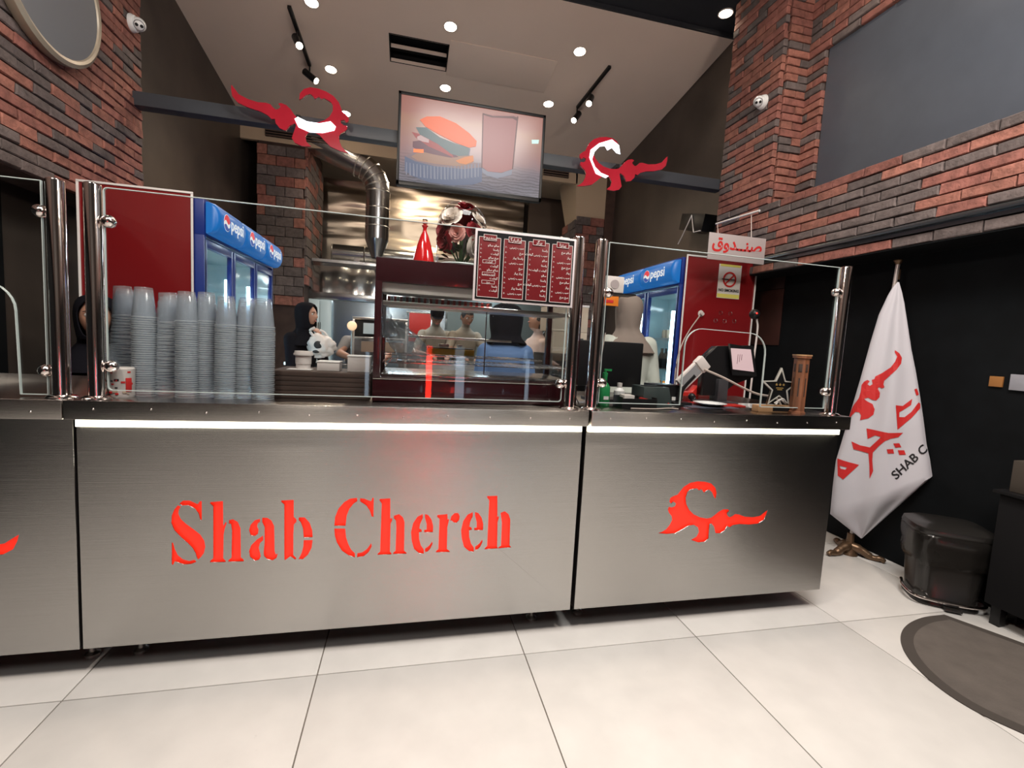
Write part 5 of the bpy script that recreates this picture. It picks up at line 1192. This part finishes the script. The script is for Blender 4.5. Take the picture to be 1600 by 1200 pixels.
for j in range(NT):
    for i in range(NS_): b.faces.new((Gb[j][i], Gb[j+1][i], Gb[j+1][i+1], Gb[j][i+1]))
bmesh.ops.remove_doubles(b, verts=b.verts, dist=.0004)
ft = thing('flag', 'white company flag with red emblem and lettering, draped on a bronze-footed stand', 'flag', bc); 
obj('cloth', b, M_flag, ft, wo=bc.copy())
def inv(u, v):
    lo, hi = 0., 1.
    for _ in range(40):
        m_ = (lo+hi)/2; l = lerp2(LP, m_); r_ = lerp2(RP, m_); s = (u-l[0])/max(1e-6, r_[0]-l[0]); vy = l[1]*(1-s)+r_[1]*s
        if vy < v: lo = m_
        else: hi = m_
    return min(max(s, .004), .996), m_
def decal(name, bm2, m):
    """bm2 in photograph-traced 2D flag coordinates (x,y down); wrapped onto the cloth"""
    for k in range(1270, 1480, 7):
        bmesh.ops.bisect_plane(bm2, geom=bm2.verts[:]+bm2.edges[:]+bm2.faces[:], plane_co=(k, 0, 0), plane_no=(1, 0, 0))
    for k in range(430, 850, 12):
        bmesh.ops.bisect_plane(bm2, geom=bm2.verts[:]+bm2.edges[:]+bm2.faces[:], plane_co=(0, k, 0), plane_no=(0, 1, 0))
    for v in bm2.verts:
        s, t_ = inv(v.co.x, v.co.y); v.co = Fs(s, t_, .0035)
    return obj(name, bm2, m, ft, wo=bc.copy(), smooth=False)
def flat(polys):
    bm2 = plate_bm(polys, 1.); bmesh.ops.delete(bm2, geom=[f for f in bm2.faces if f.normal.z < .5], context='FACES'); bmesh.ops.delete(bm2, geom=[v for v in bm2.verts if not v.link_faces], context='VERTS'); return bm2
F6 = lambda pts: [(1280+x/3.75, 380+y/3.75) for x, y in pts]
F7 = lambda pts: [(1280+x/3.75, 680+y/3.75) for x, y in pts]
decal('flame_emblem', flat([F6([(445,628),(470,645),(485,672),(480,705),(455,740),(420,770),(382,805),(378,826),(384,842),(370,849),(352,841),(345,852),(358,875),(355,900),(335,920),(310,915),(290,903),(265,910),(285,925),(315,940),(327,970),(320,1000),(290,1022),(242,1033),(248,1005),(238,988),(215,985),(192,1008),(172,1055),(158,1095),(150,1085),(160,1040),(178,985),(205,945),(235,905),(245,870),(250,830),(265,810),(285,800),(298,808),(285,825),(298,835),(315,825),(310,800),(325,795),(330,780),(370,760),(420,727),(445,695),(458,665),(443,640)])]), M_printr)
decal('lettering', flat([F6([(450,945),(490,950),(545,910),(538,945),(490,975),(470,985),(470,1013),(500,1015),(540,985),(582,930),(592,940),(592,965),(540,1020),(460,1085)])]), M_printr)
decal('lettering', flat([F6([(557,855),(572,850),(584,885),(570,892)])]), M_printr)
decal('lettering', flat([F6([(280,1080),(330,1088),(410,1102),(492,1104),(465,1128),(420,1135),(385,1150),(350,1180),(318,1215),(315,1260),(320,1320),(300,1366),(298,1290),(292,1222),(205,1200),(193,1155),(245,1178),(300,1188),(340,1150),(365,1125),(330,1118),(287,1140)])]), M_printr)
decal('lettering', flat([F7([(108,132),(238,165),(145,250),(112,230)]), F7([(122,172),(168,180),(158,194),(130,190)])]), M_printr)
for p in ([(435,38),(470,38),(482,62),(448,62)], [(398,70),(435,70),(440,95),(405,95)], [(462,78),(498,80),(508,105),(470,105)]): decal('lettering', flat([F7(p)]), M_printr)
bt = text_bm('SHAB C', 19.5, Matrix.Translation((1280+452/3.75, 680+246/3.75, 0)) @ Matrix.Rotation(-math.radians(41), 4, 'Z') @ Matrix.Diagonal((1, -1, 1, 1)), 'LEFT', .5, .35)
bmesh.ops.recalc_face_normals(bt, faces=bt.faces); bmesh.ops.delete(bt, geom=[f for f in bt.faces if f.normal.z < .5], context='FACES')
bmesh.ops.delete(bt, geom=[v for v in bt.verts if not v.link_faces], context='VERTS')
decal('lettering', bt, M_printk)
# pole, finial, stand
pt = atp(1403, 412, bc, nf)-bc; pt0 = atp(1345, 845, bc, nf)-bc
axis0 = Vector((0, 0, .02))
b = nb(); cyl(b, (-nf.normalized()*.03)+Vector((0, 0, .05)), pt-nf.normalized()*.03, .011, seg=14); obj('pole', b, M_pole, ft)
b = nb(); q = pt-nf.normalized()*.03; lathe(b, [(.011, 0), (.014, .006), (.024, .022), (.02, .028), (0, .03)], tuple(q), 16); box(b, -.004, .004, -.004, .004, 0, .06, mtx=Matrix.Translation(q+Vector((.010, -.008, -.09)))); obj('finial', b, M_bronze, ft)
b = nb(); c0 = -nf.normalized()*.03; tube(b, [c0+Vector((0, 0, .0)), c0+Vector((0, 0, .04)), c0+Vector((0, 0, .08)), c0+Vector((0, 0, .14))], [.05, .035, .022, .02], 16); obj('socket', b, M_bronze, ft)
for k in range(3):
    a = math.radians((185, 305, 65)[k]); d = Vector((math.cos(a), math.sin(a), 0)); b = nb()
    tube(b, arc([c0+Vector((0, 0, .055)), c0+d*.06+Vector((0, 0, .045)), c0+d*.12+Vector((0, 0, .016)), c0+d*.165+Vector((0, 0, .022)), c0+d*.185+Vector((0, 0, .010))], 5), [.03]*5+[.024]*5+[.019]*5+[.016]*5+[.012], 12)
    for v in b.verts: v.co.z = max(v.co.z, .001)
    obj('foot', b, M_bronze, ft)

# ------------------------------------------------------------------ pedal bin, mat, bench, switch plates
t = thing('pedal_bin', 'small black bin with a dark liner bag folded over its rim', 'bin', (2.87, .0, 0), math.radians(-34)); t.scale = (1.15, 1.15, 1.1)
b = nb(); NB = 24
def sq(r1, r2, z, e=4.): return [Vector((math.copysign(abs(math.cos(a))**(2/e), math.cos(a))*r1, math.copysign(abs(math.sin(a))**(2/e), math.sin(a))*r2, z)) for a in [2*PI*k/32 for k in range(32)]]
def loft(bm, rings, cap=True):
    R = [[bm.verts.new(p) for p in r] for r in rings]
    for a_, c_ in zip(R, R[1:]):
        for k in range(len(a_)): bm.faces.new((a_[k], a_[(k+1) % len(a_)], c_[(k+1) % len(a_)], c_[k]))
    if cap: bm.faces.new(R[0]); bm.faces.new(R[-1])
loft(b, [sq(.125, .105, 0), sq(.125, .105, .02), sq(.118, .098, .03), sq(.140, .118, .34), sq(.145, .122, .345)]); obj('body', b, M_binp, t)
b = nb(); rr = random.Random(5); rg = []
for z, e in ((.20, .008), (.235, .014), (.27, .009), (.30, .014), (.345, .012), (.352, .004)):
    rg.append([p+Vector((rr.uniform(-1, 1)*.004, rr.uniform(-1, 1)*.004, rr.uniform(-1, 1)*.009*(1 if z < .25 else .3))) for p in sq(.118+.025*z/.34+e, .098+.022*z/.34+e, z)])
loft(b, rg, False); obj('liner_bag', b, M_binbag, t)
b = nb(); loft(b, [sq(.152, .128, .350), sq(.155, .131, .358), sq(.150, .126, .378), sq(.12, .10, .392), sq(.03, .03, .396)]); obj('lid', b, M_binp, t)
b = nb(); tube(b, arc([(-.13, .05, .05), (-.145, -.02, .045), (-.13, -.10, .04), (-.05, -.118, .036), (.06, -.118, .036), (.13, -.09, .04), (.145, 0, .045)], 6), .007, 8); obj('hoop', b, M_chrome, t)
b = nb(); box(b, -.03, .03, -.145, -.10, .008, .018, .003); obj('pedal', b, M_binp, t)
MP = [(1475,962),(1440,967),(1415,980),(1407,1000),(1420,1030),(1460,1070),(1520,1110),(1600,1148)]
mp = [at(u, v, 'z', 0) for u, v in MP]; mp2 = [(p.x, p.y) for p in mp]
cen = Vector((2.62, -.80)); 
out = [(p[0], p[1]) for p in mp2]+[(2.25, -.95), (2.45, -1.15), (2.75, -1.28), (2.98, -1.2), (2.99, -.85), (2.86, -.45)]
out = [(p.x, p.y) for p in arc([Vector((x, y, 0)) for x, y in out+[out[0]]], 5)][:-1]
t = thing('floor_mat', 'dark grey rounded floor mat with a darker border, in front of the bench', 'mat', (cen.x, cen.y, 0))
o_ = [(x-cen.x, y-cen.y) for x, y in out]
def inset(P, d):
    n = len(P); R = []
    for i in range(n):
        a, c = Vector(P[i-1]), Vector(P[(i+1) % n]); tn = (c-a).normalized(); nn = Vector((-tn.y, tn.x)); cand = Vector(P[i])+nn*d
        if cand.length > Vector(P[i]).length: cand = Vector(P[i])-nn*d
        R.append((cand.x, cand.y))
    return R
i_ = inset(o_, .045)
obj('border', plate_bm([o_, i_], .006, Matrix.Translation((0, 0, .0036))), M_matb, t, smooth=False)
obj('pile', plate_bm([i_], .008, Matrix.Translation((0, 0, .0046))), M_mat, t, smooth=False)
simple('bench', 'black low cabinet against the wall beside the bin, cut by the right edge', 'cabinet', [('body', [(2.86, 3.06, -1.4, -.20, .10, .66)], M_blackm, .004), ('top', [(2.84, 3.06, -1.42, -.18, .66, .675)], M_black, .002), ('leg', [(2.88, 2.92, -.26, -.22, 0, .1)], M_black, .001), ('leg', [(3.0, 3.04, -.26, -.22, 0, .1)], M_black, .001), ('leg', [(2.88, 2.92, -1.36, -1.32, 0, .1)], M_black, .001)], (2.96, -.8, 0))
simple('cardboard_box', 'dull brown box standing on the black cabinet at the right edge', 'box', [('box', [(2.88, 3.04, -.62, -.22, .676, .83)], mat('dull_brown', (.045, .036, .028), .7), .003), ('tape', [(2.879, 3.041, -.42, -.39, .829, .832)], M_black, 0)], (2.96, -.4, .676))
simple('switch_plate', 'small orange-brown plate on the black wall, right of the flag', 'plate', [('plate', [(3.058, 3.067, -.028, .03, 1.170, 1.225)], mat('plate_orange', (.30, .13, .035), .5), .001)], (3.06, 0, 1.17))
t = simple('switch_plate', 'crumpled silver-grey plate on the black wall at the right edge', 'plate', [('plate', [(3.056, 3.067, -.20, -.058, 1.160, 1.242)], mat('plate_grey', (.36, .36, .40), .4, .3, bump=.6, bscale=14), .001)], (3.06, -.1, 1.16))

# ------------------------------------------------------------------ people
def head_bm(M, s=1.):
    b = nb(); bmesh.ops.create_icosphere(b, subdivisions=5, radius=1); g = math.exp
    for v in b.verts:
        d = v.co; x, y, z = d.x*.073, d.y*.092, d.z*.112
        if d.z < 0: x *= 1-.30*(-d.z)**1.3
        if d.z < -.1 and d.y > 0: y *= 1-.45*(-d.z-.1)
        if d.y < 0:
            y -= .024*g(-(x/.012)**2-((z+.014)/.018)**2) + .010*g(-(x/.009)**2-((z-.012)/.02)**2)
            for q in (-.030, .030): y += .012*g(-((x-q)/.015)**2-((z-.014)/.011)**2)
            y -= .004*g(-(x/.05)**2-((z-.034)/.010)**2)
            y -= .007*g(-(x/.022)**2-((z+.047)/.006)**2)+.007*g(-(x/.020)**2-((z+.058)/.006)**2)
            y -= .010*g(-(x/.022)**2-((z+.088)/.016)**2)
        v.co = Vector((x, y, z))
    for q in (-1, 1): sph(b, (q*.073, .006, -.002), .03, .28, .6, 1, 12, 8)
    b.transform(M @ Matrix.Scale(s, 4)); return b
def hand_into(b, W, d, up, side, curl=.6, s=1.):
    """W wrist, d hand direction, up back-of-hand normal, side +1/-1 where the thumb leaves"""
    d = Vector(d).normalized(); up = Vector(up); up = (up-d*up.dot(d)).normalized(); l = d.cross(up)*side
    q = Matrix((l, d, up)).transposed().to_4x4()
    sph(b, Vector(W)+d*.042*s, .045*s, .86, 1.0, .34, 16, 10, mtx=q)
    for k, (o, L) in enumerate(((.027, .068), (.010, .078), (-.008, .074), (-.025, .058))):
        base = Vector(W)+d*.070*s+l*o*s; pts = [base-d*.02*s, base]; dd = d.copy()
        for j in range(3):
            c = curl*.55*(j+1); dd = (d*math.cos(c)-up*math.sin(c)); pts.append(pts[-1]+dd*L*s/3*(1.1-.1*j))
        tube(b, pts, [.0095*s, .0095*s, .0088*s, .008*s, .0068*s], 8)
    base = Vector(W)+d*.022*s+l*.032*s; td = (d*.7+l*.65-up*.25).normalized(); tube(b, [base-l*.012*s, base, base+td*.03*s, base+(td*.05+d*.012)*s], [.013*s, .0125*s, .0105*s, .008*s], 8)
def person(label, loc, rz, H, torso=(0, 0), head=(0, 0, 0), arms=None, shirt=None, sleeve=1., trousers=None, hair=None, skin=None, sit=False, bulk=1., voxel=.008, group=None, headpos=None, details=True, hijw=1.):
    k = H/1.62; skin = skin or M_skin; shirt = shirt or M_tshirt; trousers = trousers or M_trous
    t = thing('person', label, 'person', loc, rz, group)
    pz = .86*k if not sit else .50
    lean, side = torso
    pel = Vector((0, 0, pz)); Rl = Matrix.Rotation(lean, 3, 'X') @ Matrix.Rotation(side, 3, 'Y')
    up = lambda x, y, z: pel+Rl @ Vector((x*k, y*k, z*k))
    waist, chest, nb_, sh = up(0, 0, .16), up(0, .01, .36), up(0, .015, .53), [up(s*.150, .01, .425) for s in (-1, 1)]
    hc = headpos or up(0, -.018, .665)
    V, Ed, R = [], [], []
    def vtx(p, r, r2=None): V.append(Vector(p)); R.append((r*k, (r2 or r)*k)); return len(V)-1
    i0 = vtx(pel, .145*bulk, .115*bulk); i1 = vtx(waist, .125*bulk, .10*bulk); i2 = vtx(chest, .155*bulk, .115*bulk); i3 = vtx(nb_-(nb_-chest)*.22, .075); i4 = vtx(nb_, .050); i5 = vtx(hc-(hc-nb_)*.35, .047)
    Ed += [(i0, i1), (i1, i2), (i2, i3), (i3, i4), (i4, i5)]
    bones = [(pel, chest, .15*k, 1), (chest, nb_-(nb_-chest)*.12, .12*k, 1), (nb_, hc, .075*k, 0)]
    arms = arms or [None, None]; hands = nb()
    for s, a in zip((0, 1), arms):
        S = sh[s]; sg = (-1, 1)[s]
        if a is None: el = S+Rl @ Vector((sg*.06*k, .02, -.28*k)); wr = el+Vector((sg*.01, -.08*k, -.23*k)); upn = Vector((sg, 0, 0)); cu = .5
        else: el, wr = [Vector(q) for q in a[:2]]; upn = Vector(a[2]) if len(a) > 2 else Vector((0, 0, 1)); cu = a[3] if len(a) > 3 else .6
        a1 = vtx(S, .062*bulk); a2 = vtx((S+el)/2, .052*bulk); a3 = vtx(el, .041*bulk if sleeve > .6 else .038); a4 = vtx(el+(wr-el)*.35, .036 if sleeve < .9 else .044); a5 = vtx(wr, .025 if sleeve < .9 else .032)
        Ed += [(i2, a1), (a1, a2), (a2, a3), (a3, a4), (a4, a5)]
        cut = S+(el-S)*min(1, sleeve*1.4) if sleeve < .7 else el
        bones.append((S, cut, .05*k, 1))
        if sleeve < .7: bones.append((cut, wr+(wr-el).normalized()*.14, .04*k, 0))
        else: bones.append((el, wr, .045*k, 1)); bones.append((wr+(wr-el).normalized()*.03, wr+(wr-el).normalized()*.16, .04*k, 0))
        hand_into(hands, wr, wr-el, upn, -sg if upn.z >= 0 else sg, cu, k)
    feet = []
    for sg in (-1, 1):
        hip = pel+Vector((sg*.085*k, 0, -.04*k))
        if sit: kn = Vector((sg*.12, -.40*k, .50)); an = Vector((sg*.12, -.42*k, .09))
        else: kn = Vector((sg*.09*k, -.02, .46*k)); an = Vector((sg*.095*k, .02, .085*k))
        toe = an+Vector((sg*.02, -.15*k, -.045))
        l1 = vtx(hip, .088); l2 = vtx(kn, .058); l3 = vtx(an+(kn-an)*.65, .057); l4 = vtx(an, .038); l5 = vtx(Vector((toe.x, toe.y, .035)), .032)
        Ed += [(i0, l1), (l1, l2), (l2, l3), (l3, l4), (l4, l5)]
        bones += [(hip, kn, .08*k, 2), (kn, an, .05*k, 2), (an-Vector((0, 0, .03)), toe, .04*k, 3)]
    b = nb()
    rg = []
    for z, rx, ry, cy in ((-.13, .10, .08, .0), (-.09, .14, .11, 0), (0, .158, .122, .005), (.16, .138, .105, 0), (.32, .165, .118, .0), (.41, .170, .108, .008), (.465, .140, .090, .012), (.505, .085, .068, .014), (.54, .054, .052, .012), (.60, .047, .050, .0)):
        fx = bulk if z < .45 else 1
        rg.append([up(math.cos(a)*rx*fx, cy+math.sin(a)*ry*fx, z) for a in [2*PI*q/28 for q in range(28)]])
    loft(b, rg)
    def limb(a, c, ra, rb):
        if (Vector(a)-Vector(c)).length < 1e-4: return
        cyl(b, a, c, ra, rb, 18); sph(b, a, ra*1.0, u=18, v=12); sph(b, c, rb*1.0, u=18, v=12)
    for a, c in Ed:
        if a in (i0, i1, i2, i3) and c in (i1, i2, i3, i4): continue
        if a == i2: continue                      # shoulder joints sit inside the lofted chest
        if a == i0: limb(V[c]+Vector((0, 0, .06*k)), V[c], .09*k, R[c][0]); continue
        limb(V[a], V[c], R[a][0], R[c][0])
    HM = Matrix.Translation(hc) @ (Matrix.Rotation(head[0], 4, 'Z') @ Matrix.Rotation(head[1], 4, 'X') @ Matrix.Rotation(head[2], 4, 'Y'))
    join_bm(b, head_bm(HM, k)); join_bm(b, hands)
    me = bpy.data.meshes.new('tmp2'); b.to_mesh(me); b.free(); o = bpy.data.objects.new('tmp2', me); COL.objects.link(o)
    rm = o.modifiers.new('r', 'REMESH'); rm.mode = 'VOXEL'; rm.voxel_size = voxel
    sm = o.modifiers.new('sm', 'SMOOTH'); sm.iterations = 5; sm.factor = .5
    for vx in (voxel, .0081, .0077, .0085, .009, .010):
        rm.voxel_size = vx; bpy.context.view_layer.update(); dg = bpy.context.evaluated_depsgraph_get()
        m2 = bpy.data.meshes.new_from_object(o.evaluated_get(dg))
        if len(m2.polygons)*vx*vx > 1.1: break
        bpy.data.meshes.remove(m2) if vx != .010 else None
    bpy.data.objects.remove(o)
    for m_ in (skin, shirt, trousers, M_shoe): m2.materials.append(m_)
    m2.name = 'body'
    def seg(p, a, c):
        d = c-a; f = max(0, min(1, (p-a).dot(d)/max(1e-9, d.length_squared))); return (p-a-d*f).length
    for pg in m2.polygons:
        c = Vector(pg.center); pg.material_index = min(bones, key=lambda B_: seg(c, B_[0], B_[1])-B_[2])[3]; pg.use_smooth = True
    bo = bpy.data.objects.new('body', m2); COL.objects.link(bo); bo.parent = t
    def part(nm, bm_, m_): bm_.transform(HM @ Matrix.Scale(k, 4)); return obj(nm, bm_, m_, t)
    if details:
        for q in (-1, 1):
            b = nb(); sph(b, (q*.030, -.071, .013), .0125, u=14, v=10); e_ = part('eye', b, M_eye)
            b = nb(); sph(b, (q*.030, -.0815, .013), .0055, sy=.45, u=12, v=8); i_2 = part('iris', b, M_iris); i_2.parent = e_
            b = nb(); tube(b, [(q*.014, -.090, .030), (q*.030, -.091, .035), (q*.047, -.078, .029)], [.003, .0034, .0018], 6); part('eyebrow', b, M_hair)
        b = nb(); sph(b, (0, -.0905, -.0525), .021, 1, .35, .32, 16, 8); part('lips', b, M_lip)
    def hairshell(nm, m_, front, low, thick=1.10, back=0.):
        b = nb(); rows_ = []
        for j in range(13):
            th = j/12*math.radians(150); row = []
            for i in range(25):
                ph = 2*PI*i/24; dx, dy, dz = math.sin(th)*math.sin(ph), -math.sin(th)*math.cos(ph), math.cos(th)
                lim = front if dy < -.25 else (low if dy > .1 else (front+low)/2)
                if dz < lim: dz = lim
                rr = math.sqrt(max(0, 1-dz*dz)); n_ = math.hypot(dx, dy) or 1
                row.append(b.verts.new((dx/n_*rr*.073*thick, dy/n_*rr*.092*thick+.004+back*(dy > 0)*.5, dz*.112*thick)))
            rows_.append(row)
        for a_, c_ in zip(rows_, rows_[1:]):
            for i in range(24):
                try: b.faces.new((a_[i], a_[i+1], c_[i+1], c_[i]))
                except ValueError: pass
        bmesh.ops.remove_doubles(b, verts=b.verts, dist=.0008)
        return part(nm, b, m_)
    if hair == 'cap':
        hairshell('hair', M_hair, .45, -.35, 1.05)
        b = nb(); lathe(b, [(.083, .030), (.086, .055), (.084, .10), (.07, .125), (0, .132)], seg=28); b.transform(Matrix.Diagonal((.98, 1.18, 1, 1))); part('cap', b, M_hijab)
        b = nb(); sph(b, (0, -.095, .036), .06, 1, .75, .10, 18, 8); part('cap_peak', b, M_hijab)
    elif hair == 'short': hairshell('hair', M_hair, .50, -.45, 1.07)
    elif hair == 'tail':
        hairshell('hair', M_hair, .52, -.55, 1.08)
        b = nb(); tube(b, arc([(0, .09, .05), (0, .15, .06), (0, .17, -.02), (.01, .15, -.12), (0, .13, -.2)], 5), [.02]*5+[.04]*6+[.035]*5+[.02]*5, 12); part('ponytail', b, M_hair)
    elif hair in ('hijab', 'hijabgrey', 'wide'):
        m_ = M_hijabg if hair == 'hijabgrey' else M_hijab
        b = nb(); rows_ = []; zs = [.128, .122, .108, .085, .055, .02, -.02, -.06, -.092, -.115, -.14, -.18, -.23, -.29]
        if hair == 'wide': zs = zs[:-2]
        op = [0, 0, 0, 28, 44, 50, 50, 46, 36, 12, 0, 0, 0, 0]; rd = [.02, .045, .070, .086, .094, .096, .094, .090, .086, .083, .088, .115, .165, .195]
        for z, o_1, r_1 in zip(zs, op, rd):
            row = []
            for i in range(33):
                ph = math.radians(o_1+(360-2*o_1)*i/32); fold = 1+.035*math.sin(ph*7+z*30)*(1 if z < -.1 else .25)
                ry = r_1*(1.16 if z > -.12 else .85); row.append(b.verts.new((math.sin(ph)*r_1*fold*hijw, -math.cos(ph)*ry*fold+(.008 if z > -.12 else .03), z)))
            rows_.append(row)
        for a_, c_ in zip(rows_, rows_[1:]):
            for i in range(32): b.faces.new((a_[i], a_[i+1], c_[i+1], c_[i]))
        top = b.verts.new((0, .008, .131))
        for i in range(32): b.faces.new((rows_[0][i+1], rows_[0][i], top))
        bmesh.ops.remove_doubles(b, verts=b.verts, dist=.0005); bmesh.ops.recalc_face_normals(b, faces=b.faces)
        bmesh.ops.solidify(b, geom=b.faces[:], thickness=.006); part('headscarf', b, m_)
    return t
D = math.radians
# woman seated behind the posts, facing the camera
hp_ = at(150, 497, 'y', 1.10)
person('woman in a black headscarf and coat seated behind the left pair of posts', (hp_.x-.015, 1.15, 0), D(18), 1.58, (D(4), 0), (D(6), 0, 0), shirt=M_hijab, hair='hijab', sit=True, bulk=1.1, headpos=Vector((0, -.05, hp_.z)))
b = nb(); cyl(b, (0, 0, 0), (0, 0, .02), .17, seg=24); cyl(b, (0, 0, .02), (0, 0, .36), .025, seg=12); cyl(b, (0, 0, .36), (0, 0, .40), .16, seg=24); o = tag(obj('stool', b, M_black), 'low black stool under the seated woman', 'stool'); o.location = (hp_.x, 1.15, 0)
# woman in black with the white bag, profile to the right
wp = at(468, 500, 'y', 2.75)
person('woman in a black headscarf turned to the right, holding a white plastic bag', (wp.x, 2.75, 0), D(62), 1.50, (D(6), 0), (D(8), 0, 0), arms=[((-.20, -.10, .93), (-.05, -.22, 1.08), (0, 0, 1), .9), ((.20, -.12, .98), (.07, -.17, 1.20), (0, -1, .3), .9)], shirt=M_hijab, hair='hijab', bulk=1.1, voxel=.0065)
t = thing('shopping_bag', 'white plastic carrier bag with a black print held up by the woman in black', 'bag', (wp.x+.22, 2.60, 1.03))
b = nb(); bmesh.ops.create_icosphere(b, subdivisions=4, radius=1)
for v in b.verts:
    c = v.co.copy(); d_ = 1+.22*pnoise(c*2.3+Vector((7, 1, 2)))+.10*pnoise(c*7)
    v.co = Vector((c.x*.115*d_, c.y*.08*d_, .11+c.z*(.10+.03*max(0, -c.x))*d_)); v.co.z = max(v.co.z, .0)
obj('bag', b, M_offw, t)
b = nb(); tube(b, arc([(-.07, 0, .19), (-.10, .0, .24), (-.06, 0, .27)], 5), .012, 8); tube(b, arc([(.05, 0, .19), (.02, .0, .23), (-.02, 0, .25)], 5), .01, 8); obj('bag_handle', b, M_offw, t)
b = nb(); sph(b, (-.02, -.075, .12), .035, 1, .3, 1, 14, 8); sph(b, (-.035, -.078, .06), .028, 1, .3, .5, 12, 8); obj('black_print', b, M_printk, t)
# stooping man in a grey t-shirt
mp_ = at(545, 560, 'y', 3.25)
person('man in a grey t-shirt stooping over the kitchen table, his face hidden', (mp_.x+.05, 3.70, 0), D(12), 1.66, (D(48), 0), (0, D(35), 0), arms=[((-.24, -.42, 1.06), (-.10, -.60, 1.00), (0, 0, 1), .7), ((.26, -.44, 1.06), (.16, -.64, 1.00), (0, 0, 1), .7)], shirt=M_tshirt, sleeve=.45, hair='short', voxel=.007)
P = at(550, 509, 'y', 2.62)
t = tag(obj('lamp_globe', (lambda b: (sph(b, (0, 0, 0), .043, u=20, v=12), b)[1])(nb()), mat('warm_globe', (.8, .6, .4), .4, emis=(1, .62, .35), estr=.7)), 'small round warm glowing lamp in front of the stooping man', 'lamp'); t.location = P
b = nb(); cyl(b, P-Vector((0, -.0, .043)), Vector((P.x, P.y, .0)), .006, seg=8); b.transform(Matrix.Translation(-P)); obj('stem', b, M_steel, t)
t = tag(obj('dough_round', (lambda b: (lathe(b, [(0, 0), (.06, .0), (.07, .01), (.05, .02), (0, .022)], seg=24), b)[1])(nb()), M_bwhite), 'pale round bread on the kitchen table by the stooping man', 'bread'); t.location = (mp_.x+.15, 3.2, .961)
# two men behind the long table, seen through the case
person('man in a black cap bending over the table, seen through the display case', (.33, 4.2, 0), D(5), 1.66, (D(16), 0), (0, D(30), 0), shirt=M_khaki, sleeve=.5, hair='cap', skin=M_skin2, arms=[((-.26, -.30, 1.08), (-.12, -.48, 1.06)), ((.26, -.30, 1.08), (.14, -.48, 1.06))])
person('bearded man in a khaki shirt looking down, seen through the display case', (.70, 4.15, 0), D(8), 1.66, (D(12), 0), (D(10), D(22), 0), shirt=M_khaki, sleeve=.5, hair='short', skin=M_skin2, arms=[((-.26, -.28, 1.08), (-.14, -.46, 1.06)), ((.26, -.28, 1.08), (.10, -.46, 1.06))])
# woman looking up, hair tied back
person('woman with a dark ponytail and pale shirt looking up, seen through the display case', (1.40, 3.22, 0), D(-75), 1.60, (D(-3), 0), (D(-5), D(-28), 0), shirt=M_pinkw, sleeve=.9, hair='tail', skin=M_skin2)
# figure from behind in a blue jacket
person('figure in a wide black headscarf and blue jacket seen from behind through the display case', (.68, 1.38, 0), D(180), 1.50, (D(2), 0), (0, D(8), 0), shirt=M_denim, hair='wide', bulk=1.12, hijw=1.3, details=False)
# cashier from behind
person('cashier in a grey headscarf and pale coat seen from behind beside the right fridge', (1.60, 1.35, 0), D(172), 1.63, (D(2), 0), (D(-10), 0, 0), shirt=M_coat, hair='hijabgrey', bulk=1.12, details=False, hijw=1.05)
